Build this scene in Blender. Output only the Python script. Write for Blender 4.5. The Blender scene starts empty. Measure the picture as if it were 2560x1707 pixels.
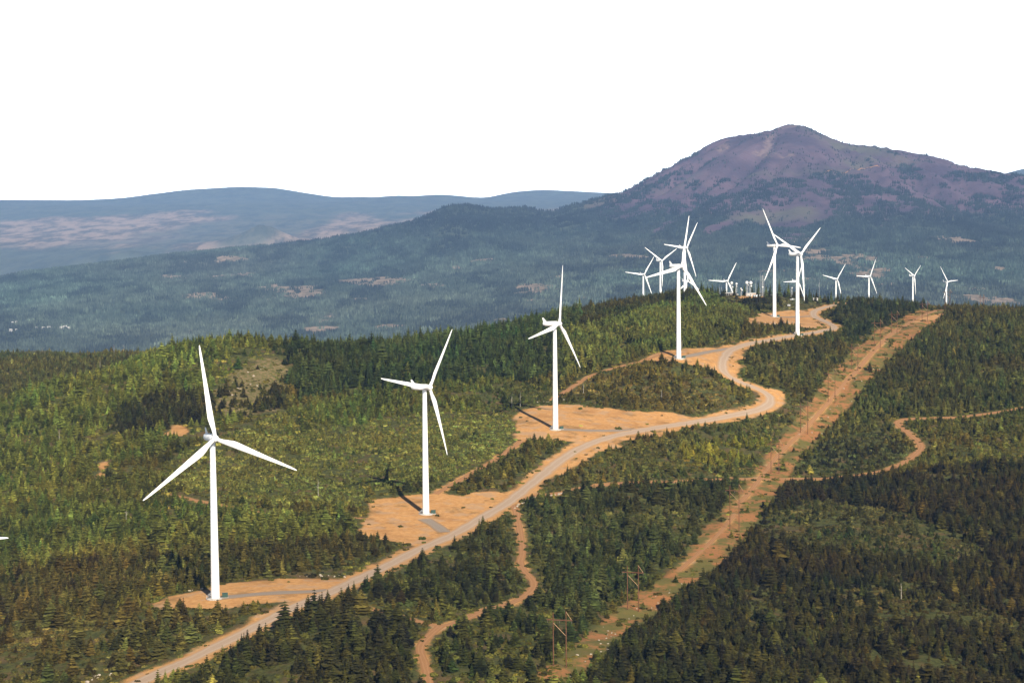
import bpy, bmesh, math, random
import numpy as np
from mathutils import Matrix, Vector
random.seed(7); rng = np.random.default_rng(11)
scn = bpy.context.scene
col = scn.collection
R = math.radians

# ------------------------------------------------------------------ camera, sky, sun, exposure
CAMZ = 700.0                                    # camera height above the valley datum (m)
F = 70/36*2560; CX, CY = 1280.0, 853.5          # 70 mm lens, measured in photograph pixels
PITCH = math.atan((853.5-512)/F); ROLL = R(0.5)
fw = np.array([0, math.cos(PITCH), -math.sin(PITCH)]); rt0 = np.array([1., 0, 0]); up0 = np.cross(rt0, fw)
CR = rt0*math.cos(ROLL)-up0*math.sin(ROLL); CU = up0*math.cos(ROLL)+rt0*math.sin(ROLL)
cam_d = bpy.data.cameras.new('camera'); cam = bpy.data.objects.new('camera', cam_d); col.objects.link(cam)
cam_d.lens = 70; cam_d.sensor_width = 36; cam_d.clip_start = 5; cam_d.clip_end = 120000
cam.matrix_world = Matrix(((CR[0], CU[0], -fw[0], 0), (CR[1], CU[1], -fw[1], 0), (CR[2], CU[2], -fw[2], CAMZ), (0, 0, 0, 1)))
scn.camera = cam

SUN_EL, SUN_AZ = R(35), math.atan2(0.34, -0.94)  # azimuth measured from +Y towards +X
world = bpy.data.worlds.new('World'); scn.world = world; world.use_nodes = True
wn = world.node_tree.nodes; wl = world.node_tree.links
sky = wn.new('ShaderNodeTexSky'); sky.sky_type = 'NISHITA'; sky.sun_disc = False
sky.sun_elevation = SUN_EL; sky.sun_rotation = SUN_AZ; sky.altitude = 1800; sky.air_density = 0.6; sky.dust_density = 0.3; sky.ozone_density = 1.0
wl.new(sky.outputs[0], wn['Background'].inputs[0]); wn['Background'].inputs[1].default_value = 0.05
# white haze low over the whole horizon, all round
wt = wn.new('ShaderNodeTexCoord'); wz = wn.new('ShaderNodeSeparateXYZ'); wm = wn.new('ShaderNodeMapRange'); wm.interpolation_type = 'SMOOTHSTEP'
wl.new(wt.outputs['Generated'], wz.inputs[0]); wl.new(wz.outputs[2], wm.inputs[0])
for i_, v_ in ((1, 0.105), (2, 0.17), (3, 1.7), (4, 0.0)): wm.inputs[i_].default_value = v_
wb = wn.new('ShaderNodeBackground'); wb.inputs[0].default_value = (1, 0.99, 0.97, 1); wg = wn.new('ShaderNodeMath'); wg.operation = 'GREATER_THAN'; wg.inputs[1].default_value = -0.02; wl.new(wz.outputs[2], wg.inputs[0])   # sky ends at the horizon
wk = wn.new('ShaderNodeMath'); wk.operation = 'MULTIPLY'; wl.new(wm.outputs[0], wk.inputs[0]); wl.new(wg.outputs[0], wk.inputs[1]); wl.new(wk.outputs[0], wb.inputs[1])
wa = wn.new('ShaderNodeAddShader'); wl.new(wn['Background'].outputs[0], wa.inputs[0]); wl.new(wb.outputs[0], wa.inputs[1]); wl.new(wa.outputs[0], wn['World Output'].inputs[0])
sun_d = bpy.data.lights.new('sun', 'SUN'); sun_d.energy = 5.0; sun_d.angle = R(0.53); sun_d.color = (1, 0.91, 0.77)
sun = bpy.data.objects.new('sun', sun_d); col.objects.link(sun)
sdir = Vector((math.sin(SUN_AZ)*math.cos(SUN_EL), math.cos(SUN_AZ)*math.cos(SUN_EL), math.sin(SUN_EL)))
sun.rotation_euler = sdir.to_track_quat('Z', 'Y').to_euler(); sun.location = (300, 300, 2500)
vs = scn.view_settings; scn.display_settings.display_device = 'sRGB'
vs.view_transform = 'Standard'; vs.look = 'None'; vs.gamma = 1; vs.exposure = 0.72; vs.use_curve_mapping = False
cy = scn.cycles
cy.use_denoising = True; cy.max_bounces = 5; cy.diffuse_bounces = 1; cy.glossy_bounces = 2; cy.volume_bounces = 0
cy.transparent_max_bounces = 8; cy.caustics_reflective = False; cy.caustics_refractive = False; cy.use_adaptive_sampling = False

# ------------------------------------------------------------------ helpers
S = 2560/2352                                   # the control points below were read in a 2352 px wide view
def ray(px, py):
    px = np.asarray(px, float); py = np.asarray(py, float)
    return fw+CR*((px-CX)/F)[..., None]+CU*((CY-py)/F)[..., None]
def proj(P):
    P = np.asarray(P, float)-np.array([0, 0, CAMZ]); z = P@fw
    return CX+F*(P@CR)/z, CY-F*(P@CU)/z
def pt(dx, dy, depth):                          # view pixel + forward distance -> point
    d = ray(dx*S, dy*S); p = d*depth/d[1]; return (p[0], p[1], p[2]+CAMZ)

def hash2(ix, iy, seed):
    n = (ix.astype(np.int64)*374761393+iy.astype(np.int64)*668265263+seed*974634777) & 0xffffffff
    n = ((n ^ (n >> 13))*1274126177) & 0xffffffff
    n = n ^ (n >> 16)
    return (n & 0xffff)/65535.0
def vnoise(x, y, seed=0):
    x = np.asarray(x, float); y = np.asarray(y, float)
    ix = np.floor(x); iy = np.floor(y); fx = x-ix; fy = y-iy
    fx = fx*fx*(3-2*fx); fy = fy*fy*(3-2*fy)
    a = hash2(ix, iy, seed); b = hash2(ix+1, iy, seed); c = hash2(ix, iy+1, seed); d = hash2(ix+1, iy+1, seed)
    return (a*(1-fx)+b*fx)*(1-fy)+(c*(1-fx)+d*fx)*fy
def fbm(x, y, scale, seed=0, octv=4):
    s = 0; a = 0.5; t = 0
    for o in range(octv):
        s = s+a*vnoise(x/scale*2**o+o*17.3, y/scale*2**o-o*9.1, seed+o); t += a; a *= 0.5
    return s/t

class TPS:
    def __init__(self, pts, sc):
        P = np.array(pts, float); self.sc = sc; self.c = P[:, :2]/sc; n = len(P)
        K = self.k(self.c, self.c); Q = np.hstack([np.ones((n, 1)), self.c])
        A = np.zeros((n+3, n+3)); A[:n, :n] = K+np.eye(n)*1e-4; A[:n, n:] = Q; A[n:, :n] = Q.T
        self.w = np.linalg.solve(A, np.concatenate([P[:, 2], np.zeros(3)]))
    @staticmethod
    def k(a, b):
        d2 = ((a[:, None, :]-b[None])**2).sum(-1); return np.where(d2 > 1e-12, 0.5*d2*np.log(np.maximum(d2, 1e-12)), 0)
    def __call__(self, x, y):
        sh = np.shape(x); q = np.stack([np.ravel(x), np.ravel(y)], -1)/self.sc; out = np.empty(len(q)); n = len(self.c)
        for i in range(0, len(q), 40000):
            c = q[i:i+40000]; out[i:i+40000] = self.k(c, self.c)@self.w[:n]+self.w[n]+c@self.w[n+1:]
        return out.reshape(sh)

def bilinear(gx, gy, Z, x, y):
    x = np.clip(x, gx[0], gx[-1]-1e-6); y = np.clip(y, gy[0], gy[-1]-1e-6)
    i = np.clip(np.searchsorted(gx, x, 'right')-1, 0, len(gx)-2); j = np.clip(np.searchsorted(gy, y, 'right')-1, 0, len(gy)-2)
    u = (x-gx[i])/(gx[i+1]-gx[i]); v = (y-gy[j])/(gy[j+1]-gy[j])
    return (Z[j, i]*(1-u)+Z[j, i+1]*u)*(1-v)+(Z[j+1, i]*(1-u)+Z[j+1, i+1]*u)*v

def mesh_np(name, verts, quads=None, tris=None):
    me = bpy.data.meshes.new(name); verts = np.asarray(verts, np.float32)
    me.vertices.add(len(verts)); me.vertices.foreach_set('co', verts.ravel())
    lists = []
    if quads is not None and len(quads): lists.append((np.asarray(quads, np.int32), 4))
    if tris is not None and len(tris): lists.append((np.asarray(tris, np.int32), 3))
    if lists:
        nl = sum(len(a)*k for a, k in lists); nf = sum(len(a) for a, k in lists)
        me.loops.add(nl); me.polygons.add(nf)
        me.loops.foreach_set('vertex_index', np.concatenate([a.ravel() for a, k in lists]))
        starts = []; s = 0
        for a, k in lists: starts.append(s+np.arange(len(a))*k); s += len(a)*k
        me.polygons.foreach_set('loop_start', np.concatenate(starts).astype(np.int32))
    me.update(calc_edges=True); me.validate()
    return me
def grid_mesh(name, gx, gy, Z):
    X, Y = np.meshgrid(gx, gy); nx, ny = len(gx), len(gy)
    idx = np.arange(nx*ny).reshape(ny, nx)
    q = np.stack([idx[:-1, :-1], idx[:-1, 1:], idx[1:, 1:], idx[1:, :-1]], -1).reshape(-1, 4)
    me = mesh_np(name, np.stack([X, Y, Z], -1).reshape(-1, 3), q)
    me.polygons.foreach_set('use_smooth', np.ones(len(q), bool)); return me
def fattr(me, name, vals):
    a = me.attributes.new(name, 'FLOAT', 'POINT'); a.data.foreach_set('value', np.asarray(vals, np.float32).ravel())
def link(name, me, mat=None, parent=None, kind=None, label=None, cat=None, group=None):
    o = bpy.data.objects.new(name, me); col.objects.link(o)
    if mat is not None and me is not None and not me.materials: me.materials.append(mat)
    if parent is not None: o.parent = parent
    tag(o, label, cat, group, kind); return o
def tag(o, label=None, cat=None, group=None, kind=None):
    if label: o['label'] = label
    if cat: o['category'] = cat
    if group: o['group'] = group
    if kind: o['kind'] = kind
def empty(name, loc, rz=0, **k):
    o = bpy.data.objects.new(name, None); col.objects.link(o); o.location = loc; o.rotation_euler[2] = rz; o.empty_display_size = 1
    tag(o, **k); return o
def copy_tree(o, parent=None):
    c = o.copy(); col.objects.link(c)
    if parent is not None: c.parent = parent
    for ch in list(o.children): copy_tree(ch, c)
    return c

# materials ---------------------------------------------------------
def newmat(name):
    m = bpy.data.materials.new(name); m.use_nodes = True; nt = m.node_tree; b = nt.nodes['Principled BSDF']
    b.inputs['Specular IOR Level'].default_value = 0.15; b.inputs['Roughness'].default_value = 0.9
    return m, nt, b
def N(nt, t, **k):
    n = nt.nodes.new(t)
    for a, v in k.items(): setattr(n, a, v)
    return n
def mixc(nt, fac, a, b, mode='MIX'):
    m = N(nt, 'ShaderNodeMix', data_type='RGBA', blend_type=mode)
    for s, v in ((0, fac), (6, a), (7, b)):
        if hasattr(v, 'is_output') or isinstance(v, bpy.types.NodeSocket): nt.links.new(v, m.inputs[s])
        else: m.inputs[s].default_value = v if s == 0 else (*v, 1)
    return m.outputs[2]
def noise(nt, scale, detail=4, rough=0.55, vec=None):
    n = N(nt, 'ShaderNodeTexNoise'); n.inputs['Scale'].default_value = scale; n.inputs['Detail'].default_value = detail; n.inputs['Roughness'].default_value = rough
    if vec is None:
        g = N(nt, 'ShaderNodeNewGeometry'); vec = g.outputs['Position']
    nt.links.new(vec, n.inputs['Vector']); return n.outputs['Fac']
def maprange(nt, v, a, b, c=0, d=1):
    m = N(nt, 'ShaderNodeMapRange', interpolation_type='SMOOTHSTEP'); nt.links.new(v, m.inputs[0])
    for i, q in enumerate((a, b, c, d)): m.inputs[i+1].default_value = q
    return m.outputs[0]
def math_(nt, op, a, b=None):
    m = N(nt, 'ShaderNodeMath', operation=op)
    for i, v in enumerate((a, b)):
        if v is None: continue
        if isinstance(v, bpy.types.NodeSocket): nt.links.new(v, m.inputs[i])
        else: m.inputs[i].default_value = v
    return m.outputs[0]
def attr(nt, name, typ='GEOMETRY'):
    a = N(nt, 'ShaderNodeAttribute', attribute_type=typ, attribute_name=name); return a
def plain(name, c, rough=0.7, spec=0.3, metal=0, var=0.12, scale=1.5):
    m, nt, b = newmat(name)
    n = noise(nt, scale, 3, vec=N(nt, 'ShaderNodeTexCoord').outputs['Object'])
    cc = mixc(nt, maprange(nt, n, 0.3, 0.7), tuple(x*(1-var) for x in c), tuple(min(1, x*(1+var)) for x in c))
    nt.links.new(cc, b.inputs['Base Color']); b.inputs['Roughness'].default_value = rough
    b.inputs['Specular IOR Level'].default_value = spec; b.inputs['Metallic'].default_value = metal
    return m

# ------------------------------------------------------------------ ridge terrain
rp = []
for b in ((-148.3, 977.5, -193.3), (-55.1, 1243.7, -193.6), (32.3, 1498.7, -169.5), (144.8, 1726.2, -134.), (282.1, 1963.2, -130.7), (295., 2233.8, -128.2),
          (271.8, 4106.1, -225.5), (267.4, 3573.4, -182.4), (252.6, 2901.5, -144.6), (448.1, 4149.5, -242.5), (741., 4546.3, -255.5), (827.5, 4608.5, -252.), (976.3, 4841.1, -260.8), (1097.8, 5023.5, -283.1),
          (-900, 3000, -380), (-500, 3000, -360), (-100, 3000, -330), (-900, 4200, -640), (-300, 4200, -600), (-300, 5400, -700), (500, 5600, -330), (1100, 5600, -330), (1500, 4000, -330), (1600, 3000, -260),
          (-1500, 5400, -760), (-1500, 3000, -520), (0, 600, -215), (-300, 600, -215), (300, 600, -220), (-500, 900, -235), (500, 800, -235), (1500, 2000, -240), (1000, 1400, -240), (-900, 1600, -235), (-1000, 2200, -240), (-1700, 2000, -380), (1800, 5600, -420)):
    rp.append((b[0], b[1], b[2]+CAMZ))
for (dx, dy, d) in ((1286, 1530, 862), (1455, 1405, 1018), (1687, 1218, 1240), (1780, 1088, 1442), (1847, 995, 1592), (1911, 925, 1690), (1964, 850, 1828), (2015, 797, 1960), (2054, 765, 2060),
        (2352, 1568, 900), (2352, 1195, 1290), (2352, 965, 1615), (2352, 790, 1990), (2100, 1350, 1090), (2100, 900, 1740),
        (0, 1568, 862), (0, 1290, 1170), (0, 1060, 1480), (0, 930, 1740), (250, 860, 1800), (470, 1010, 1450), (470, 880, 1660),
        (1190, 870, 1730), (830, 1010, 1500), (1450, 740, 1960), (1640, 720, 2130), (700, 900, 1660), (980, 860, 1700),
        (0, 835, 2420), (60, 905, 2050)):
    rp.append(pt(dx, dy, d))
CREST = ((440, 797, 1850), (820, 802, 1850), (1010, 794, 1910), (1190, 757, 2040), (1300, 738, 2090), (1430, 702, 2250), (1540, 684, 2350), (1620, 680, 2400), (1700, 680, 2440), (1820, 684, 2450), (1920, 700, 2400), (2050, 712, 2330), (2150, 716, 2300), (2250, 718, 2290), (2352, 720, 2270), (2480, 728, 2260), (0, 828, 2550), (200, 830, 2540), (330, 830, 2560))
for (dx, dy, d) in CREST: rp.append(pt(dx, dy, d)); rp.append(pt(dx, dy+24, d+420))
for q in ((1750, 715, 3250), (1900, 725, 3350), (2050, 738, 3500), (2200, 740, 3500), (2350, 744, 3500), (2550, 750, 3500)): rp.append(pt(*q))
rp += [(-480, 1950, CAMZ-224), (-330, 2080, CAMZ-205), (-560, 1850, CAMZ-215), (-750, 2500, CAMZ-190)]
rtps = TPS(rp, 500.0)
gx = np.unique(np.concatenate([np.arange(-1900, -720, 30.), np.arange(-720, 780, 3.), np.arange(780, 2001, 30.)]))
gy = np.unique(np.concatenate([np.arange(560, 800, 12.), np.arange(800, 2640, 3.), np.arange(2640, 5701, 25.)]))
GX, GY = np.meshgrid(gx, gy)
cx_ = np.arange(-1900, 2031, 15.); cy_ = np.arange(560, 5716, 15.)
CZ = rtps(*np.meshgrid(cx_, cy_))
Z0 = bilinear(cx_, cy_, CZ, GX, GY)
edge = np.clip(np.maximum(np.abs(GX)-1350, GY-5250)/350, 0, 1); Z0 = Z0-edge**1.5*500
def hz0(x, y): return bilinear(gx, gy, Z0, x, y)

def raycast(px, py, hf, t0=650., t1=2700., step=4.):
    d = ray(np.asarray(px, float), np.asarray(py, float)); d = d/d[..., 1:2]; out = []
    t = np.arange(t0, t1, step)
    for q in d.reshape(-1, 3):
        zz = q[2]*t+CAMZ-hf(q[0]*t, t); i = np.argmax(zz < 0)
        if not (zz < 0).any():                    # a ray just over the crest: the nearest ground under it
            i = np.argmin(zz); out.append((q[0]*t[i], t[i], hf(np.array([q[0]*t[i]]), np.array([t[i]]))[0])); continue
        i = max(i, 1); a = zz[i-1]/(zz[i-1]-zz[i]) if zz[i-1] != zz[i] else 0; tt = t[i-1]+a*step
        out.append((q[0]*tt, tt, hf(np.array([q[0]*tt]), np.array([tt]))[0]))
    return np.array(out)
def on_ground(pxs):                              # list of view pixels -> ground points (x,y)
    a = np.array(pxs, float)*S; r = raycast(a[:, 0], a[:, 1], hz0); return r[~np.isnan(r[:, 0])]
def smooth_line(P, step=3.0):
    P = np.asarray(P)[:, :2]; Q = np.vstack([2*P[0]-P[1], P, 2*P[-1]-P[-2]]); out = []
    for i in range(1, len(Q)-2):
        n = max(2, int(np.linalg.norm(Q[i+1]-Q[i])/step)); t = np.linspace(0, 1, n, endpoint=False)[:, None]
        out.append(0.5*(2*Q[i]+(Q[i+1]-Q[i-1])*t+(2*Q[i-1]-5*Q[i]+4*Q[i+1]-Q[i+2])*t*t+(3*Q[i]-Q[i-1]-3*Q[i+1]+Q[i+2])*t**3))
    return np.vstack(out+[P[-1:]])
def dist_line(x, y, L):
    best = np.full(np.shape(x), 1e9); L = L[::2] if len(L) > 60 else L
    for a, b in zip(L[:-1], L[1:]):
        ab = b-a; l2 = max(ab@ab, 1e-9); t = np.clip(((x-a[0])*ab[0]+(y-a[1])*ab[1])/l2, 0, 1)
        best = np.minimum(best, np.hypot(x-a[0]-t*ab[0], y-a[1]-t*ab[1]))
    return best
def inside(x, y, P):
    c = np.zeros(np.shape(x), bool); n = len(P)
    for i in range(n):
        x1, y1 = P[i][:2]; x2, y2 = P[(i+1) % n][:2]
        if y1 == y2: continue
        c ^= ((y1 > y) != (y2 > y)) & (x < (x2-x1)*(y-y1)/(y2-y1)+x1)
    return c
def sd_poly(x, y, P):
    d = dist_line(x, y, np.vstack([P[:, :2], P[:1, :2]])); return np.where(inside(x, y, P), -d, d)

ROAD = [(255, 1600), (350, 1553), (450, 1508), (560, 1453), (660, 1402), (760, 1360), (860, 1313), (950, 1268), (1040, 1228), (1110, 1188), (1170, 1152), (1230, 1104), (1290, 1056), (1350, 1022), (1430, 997), (1520, 981), (1600, 969), (1690, 953), (1745, 940), (1768, 925), (1765, 908), (1740, 893), (1700, 878), (1672, 862), (1660, 845), (1664, 822), (1680, 804), (1720, 790), (1780, 779), (1850, 767), (1890, 760), (1916, 753), (1894, 738), (1871, 727), (1870, 716), (1888, 708), (1913, 702), (1942, 696)]
TRACKS = {
 'winding': ([(1172, 1152), (1185, 1175), (1190, 1200), (1197, 1240), (1200, 1270), (1195, 1290), (1205, 1310), (1226, 1338), (1213, 1362), (1170, 1385), (1110, 1402), (1060, 1425), (1010, 1437), (960, 1426), (900, 1411), (850, 1398), (812, 1384)], 3.6),
 'fork': ([(1012, 1437), (980, 1465), (965, 1490), (976, 1525), (986, 1575)], 3.4),
 'cross': ([(1176, 1150), (1230, 1140), (1300, 1130), (1350, 1118), (1450, 1108), (1560, 1105), (1680, 1100), (1800, 1100), (1900, 1098), (1960, 1092), (2020, 1083), (2070, 1065), (2100, 1045), (2115, 1025), (2100, 1005), (2075, 985), (2062, 970), (2080, 963), (2130, 960), (2200, 958), (2280, 948), (2362, 936)], 4.8),
 'behind': ([(390, 1135), (500, 1160), (560, 1168), (620, 1180), (700, 1183), (800, 1188), (840, 1192)], 2.6),
 'skid': ([(1200, 1012), (1130, 1060), (1060, 1100), (1000, 1135)], 3.5),
 'lower': ([(1560, 1310), (1600, 1275), (1645, 1232), (1688, 1180)], 2.4),
 'upper': ([(1270, 918), (1340, 872), (1400, 848), (1480, 828), (1540, 808)], 4.0),
 'line': ([(1690, 1165), (1722, 1130), (1760, 1080), (1812, 1020), (1880, 950), (1940, 880), (1990, 825), (2050, 765), (2110, 730), (2150, 714)], 3.0),
}
PADS = {
 'T1': [(320, 1392), (385, 1370), (470, 1353), (520, 1338), (600, 1331), (700, 1328), (790, 1330), (825, 1335), (770, 1360), (700, 1376), (620, 1388), (540, 1394), (440, 1402), (370, 1402)],
 'T2': [(850, 1146), (930, 1136), (1000, 1130), (1060, 1140), (1120, 1125), (1170, 1137), (1110, 1185), (1040, 1225), (960, 1262), (900, 1240), (830, 1235), (842, 1180)],
 'T3': [(1190, 945), (1240, 932), (1290, 926), (1360, 936), (1450, 944), (1540, 950), (1590, 962), (1500, 980), (1420, 994), (1340, 1017), (1260, 1013), (1190, 1008), (1178, 985)],
 'T3b': [(1270, 1085), (1330, 1040), (1420, 1005), (1540, 985), (1600, 975), (1540, 1000), (1450, 1012), (1390, 1040), (1340, 1068), (1290, 1092)],
 'T4': [(1480, 822), (1530, 806), (1600, 800), (1680, 793), (1730, 786), (1690, 815), (1672, 858), (1640, 850), (1570, 835), (1500, 832)],
 'T4b': [(1690, 800), (1725, 790), (1700, 830), (1695, 860), (1670, 862), (1672, 825)],
 'T6': [(1712, 737), (1740, 722), (1800, 714), (1850, 712), (1872, 730), (1900, 752), (1860, 755), (1800, 746), (1720, 750)],
 'bend': [(1740, 890), (1795, 900), (1800, 925), (1760, 948), (1700, 960), (1690, 950), (1740, 935), (1750, 915)],
 'spot1': [(215, 1095), (240, 1060), (246, 1062), (243, 1105), (222, 1106)], 'spot2': [(380, 990), (400, 978), (440, 985), (425, 1000), (385, 1000)],
 'site': [(1690, 676), (1780, 672), (1800, 684), (1700, 686)], 'red': [(2105, 732), (2170, 720), (2155, 735), (2100, 742)],
}
GLADE = [(490, 905), (540, 850), (610, 822), (660, 830), (672, 880), (640, 950), (560, 960), (490, 955)]
CORR = [(1200, 1575), (1290, 1500), (1370, 1425), (1440, 1375), (1560, 1290), (1600, 1220), (1690, 1130), (1745, 1060), (1800, 990), (1870, 905), (1910, 850), (1960, 800), (2040, 745), (2110, 712), (2185, 708), (2160, 735), (2090, 790), (2040, 830), (1985, 905), (1925, 965), (1870, 1020), (1830, 1075), (1790, 1130), (1740, 1200), (1680, 1280), (1560, 1370), (1460, 1440), (1380, 1510), (1300, 1575)]
road_l = smooth_line(on_ground(ROAD)); track_l = {k: smooth_line(on_ground(v[0])) for k, v in TRACKS.items()}
pads = {k: on_ground(v)[:, :2] for k, v in PADS.items()}; corr = on_ground(CORR)[:, :2]; glade = on_ground(GLADE)[:, :2]

near = (np.abs(GX) < 780) & (GY < 2650)
xs, ys = GX[near], GY[near]
d_road = dist_line(xs, ys, road_l)
sd = d_road-7.5-4*vnoise(xs/22, ys/22, 3)
for k, L in track_l.items(): sd = np.minimum(sd, dist_line(xs, ys, L)-TRACKS[k][1]*0.62-1.3)
pads_sd = np.full(xs.shape, 1e9)
for P in pads.values(): pads_sd = np.minimum(pads_sd, sd_poly(xs, ys, P))
pads_sd = pads_sd+(fbm(xs, ys, 20, 411, 3)-0.5)*15*np.clip(pads_sd/6+1.6, 0, 1); sd = np.minimum(sd, pads_sd); csd = sd_poly(xs, ys, corr); gsd = sd_poly(xs, ys, glade)
SOIL = np.full(GX.shape, 12.); CORRD = np.full(GX.shape, 30.); ROADD = np.full(GX.shape, 60.); GLD = np.full(GX.shape, 30.)
SOIL[near] = np.clip(sd, -12, 12); CORRD[near] = np.clip(csd, -30, 30); ROADD[near] = np.clip(np.minimum(d_road, pads_sd+8), -20, 60); GLD[near] = np.clip(gsd, -30, 30)
# small relief away from the graded surfaces
rough = np.clip(SOIL/10, 0.05, 1)
ZR = Z0+rough*((fbm(GX, GY, 60, 21)-0.5)*7+(fbm(GX, GY, 14, 31, 3)-0.5)*2.2)
sb = np.clip(1-np.abs(ROADD-11)/3.0, 0, 1); ZR += sb*0.5        # graded berm beside road and pads
def hz(x, y): return bilinear(gx, gy, ZR, np.asarray(x, float), np.asarray(y, float))
def soil_at(x, y): return bilinear(gx, gy, SOIL, x, y)
def corr_at(x, y): return bilinear(gx, gy, CORRD, x, y)

# ground material: forest litter, grass, bare volcanic soil
def ground_material():
    m, nt, b = newmat('ridge_ground')
    n1 = noise(nt, 0.05, 5); n2 = noise(nt, 0.35, 6, 0.65); n3 = noise(nt, 1.6, 4, 0.7); n4 = noise(nt, 0.013, 3)
    grass = mixc(nt, maprange(nt, n2, 0.35, 0.65), (0.03, 0.036, 0.010), (0.078, 0.080, 0.021))
    litter = mixc(nt, maprange(nt, n3, 0.3, 0.7), (0.055, 0.039, 0.015), (0.145, 0.092, 0.038))
    floor = mixc(nt, maprange(nt, n1, 0.48, 0.68), grass, litter)
    stone = maprange(nt, n3, 0.68, 0.74)
    floor = mixc(nt, math_(nt, 'MULTIPLY', stone, maprange(nt, n4, 0.45, 0.6)), floor, (0.26, 0.21, 0.15))
    soil = mixc(nt, maprange(nt, n2, 0.3, 0.72), (0.40, 0.195, 0.065), (0.54, 0.30, 0.115))
    soil = mixc(nt, math_(nt, 'MULTIPLY', maprange(nt, n1, 0.45, 0.75), 0.6), soil, (0.26, 0.125, 0.045))
    soil = mixc(nt, math_(nt, 'MULTIPLY', maprange(nt, n3, 0.62, 0.8), 0.5), soil, (0.48, 0.33, 0.19))
    soil = mixc(nt, math_(nt, 'MULTIPLY', maprange(nt, noise(nt, 0.09, 3, 0.5), 0.5, 0.66), 0.55), soil, (0.36, 0.25, 0.16))
    soil = mixc(nt, math_(nt, 'MULTIPLY', maprange(nt, n3, 0.42, 0.28), 0.45), soil, (0.13, 0.10, 0.045))
    soil = mixc(nt, math_(nt, 'MULTIPLY', maprange(nt, noise(nt, 0.06, 5, 0.65), 0.53, 0.66), 0.6), soil, (0.17, 0.105, 0.04))
    cd = math_(nt, 'ADD', attr(nt, 'corr').outputs['Fac'], math_(nt, 'MULTIPLY', math_(nt, 'SUBTRACT', n2, 0.5), 9))
    sy = N(nt, 'ShaderNodeSeparateXYZ'); nt.links.new(N(nt, 'ShaderNodeNewGeometry').outputs['Position'], sy.inputs[0])
    drier = math_(nt, 'ADD', n1, maprange(nt, sy.outputs[1], 950, 1500, -0.01, 0.02))
    cgrass = mixc(nt, maprange(nt, drier, 0.44, 0.58), (0.125, 0.105, 0.028), (0.30, 0.135, 0.05))
    cgrass = mixc(nt, maprange(nt, n2, 0.52, 0.66), cgrass, (0.075, 0.090, 0.018))
    floor = mixc(nt, maprange(nt, cd, 1, -4), floor, cgrass)
    gd = math_(nt, 'ADD', attr(nt, 'glade').outputs['Fac'], math_(nt, 'MULTIPLY', math_(nt, 'SUBTRACT', n1, 0.5), 50))
    gl = mixc(nt, maprange(nt, n2, 0.4, 0.62), (0.085, 0.085, 0.022), (0.19, 0.135, 0.068))
    floor = mixc(nt, maprange(nt, gd, 1, -4), floor, gl)
    sdv = math_(nt, 'ADD', attr(nt, 'soil').outputs['Fac'], math_(nt, 'ADD', math_(nt, 'MULTIPLY', math_(nt, 'SUBTRACT', n2, 0.5), 6), math_(nt, 'MULTIPLY', math_(nt, 'SUBTRACT', n1, 0.45), 11)))
    sdv = math_(nt, 'ADD', sdv, math_(nt, 'MULTIPLY', math_(nt, 'SUBTRACT', n3, 0.5), 5))
    c = mixc(nt, maprange(nt, sdv, 1.6, -2.2), floor, soil)
    nt.links.new(c, b.inputs['Base Color'])
    bp = N(nt, 'ShaderNodeBump'); bp.inputs['Strength'].default_value = 0.6; bp.inputs['Distance'].default_value = 0.5
    nt.links.new(n3, bp.inputs['Height']); nt.links.new(bp.outputs[0], b.inputs['Normal'])
    return m
me = grid_mesh('ridge_terrain', gx, gy, ZR)
for k, v in (('soil', SOIL), ('corr', CORRD), ('glade', GLD)): fattr(me, k, v)
link('ridge_terrain', me, ground_material(), kind='structure')

# ------------------------------------------------------------------ gravel road and tracks as sheets on the ground
def gravel_material(name, c1, c2, rut, edge):
    m, nt, b = newmat(name)
    n1 = noise(nt, 0.12, 4); n2 = noise(nt, 2.2, 5, 0.7); a = attr(nt, 'across').outputs['Fac']
    ab = math_(nt, 'ABSOLUTE', a)
    c = mixc(nt, maprange(nt, n2, 0.3, 0.7), c1, c2)
    wob = math_(nt, 'ADD', ab, math_(nt, 'MULTIPLY', math_(nt, 'SUBTRACT', n1, 0.5), 0.6))
    r = math_(nt, 'MULTIPLY', maprange(nt, wob, 0.22, 0.36), maprange(nt, wob, 0.6, 0.46))
    c = mixc(nt, math_(nt, 'MULTIPLY', r, 0.4), c, rut)
    c = mixc(nt, maprange(nt, wob, 0.45, 0.95), c, edge)
    nt.links.new(c, b.inputs['Base Color'])
    bp = N(nt, 'ShaderNodeBump'); bp.inputs['Strength'].default_value = 0.4; bp.inputs['Distance'].default_value = 0.15
    nt.links.new(n2, bp.inputs['Height']); nt.links.new(bp.outputs[0], b.inputs['Normal'])
    return m
GRAVEL = gravel_material('gravel', (0.30, 0.215, 0.15), (0.38, 0.28, 0.20), (0.43, 0.335, 0.25), (0.40, 0.225, 0.095))
DIRT = gravel_material('dirt_track', (0.25, 0.125, 0.052), (0.34, 0.175, 0.078), (0.39, 0.215, 0.105), (0.28, 0.14, 0.058))
APRON = gravel_material('grey_gravel', (0.20, 0.16, 0.125), (0.27, 0.22, 0.175), (0.26, 0.215, 0.17), (0.28, 0.18, 0.10))
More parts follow.
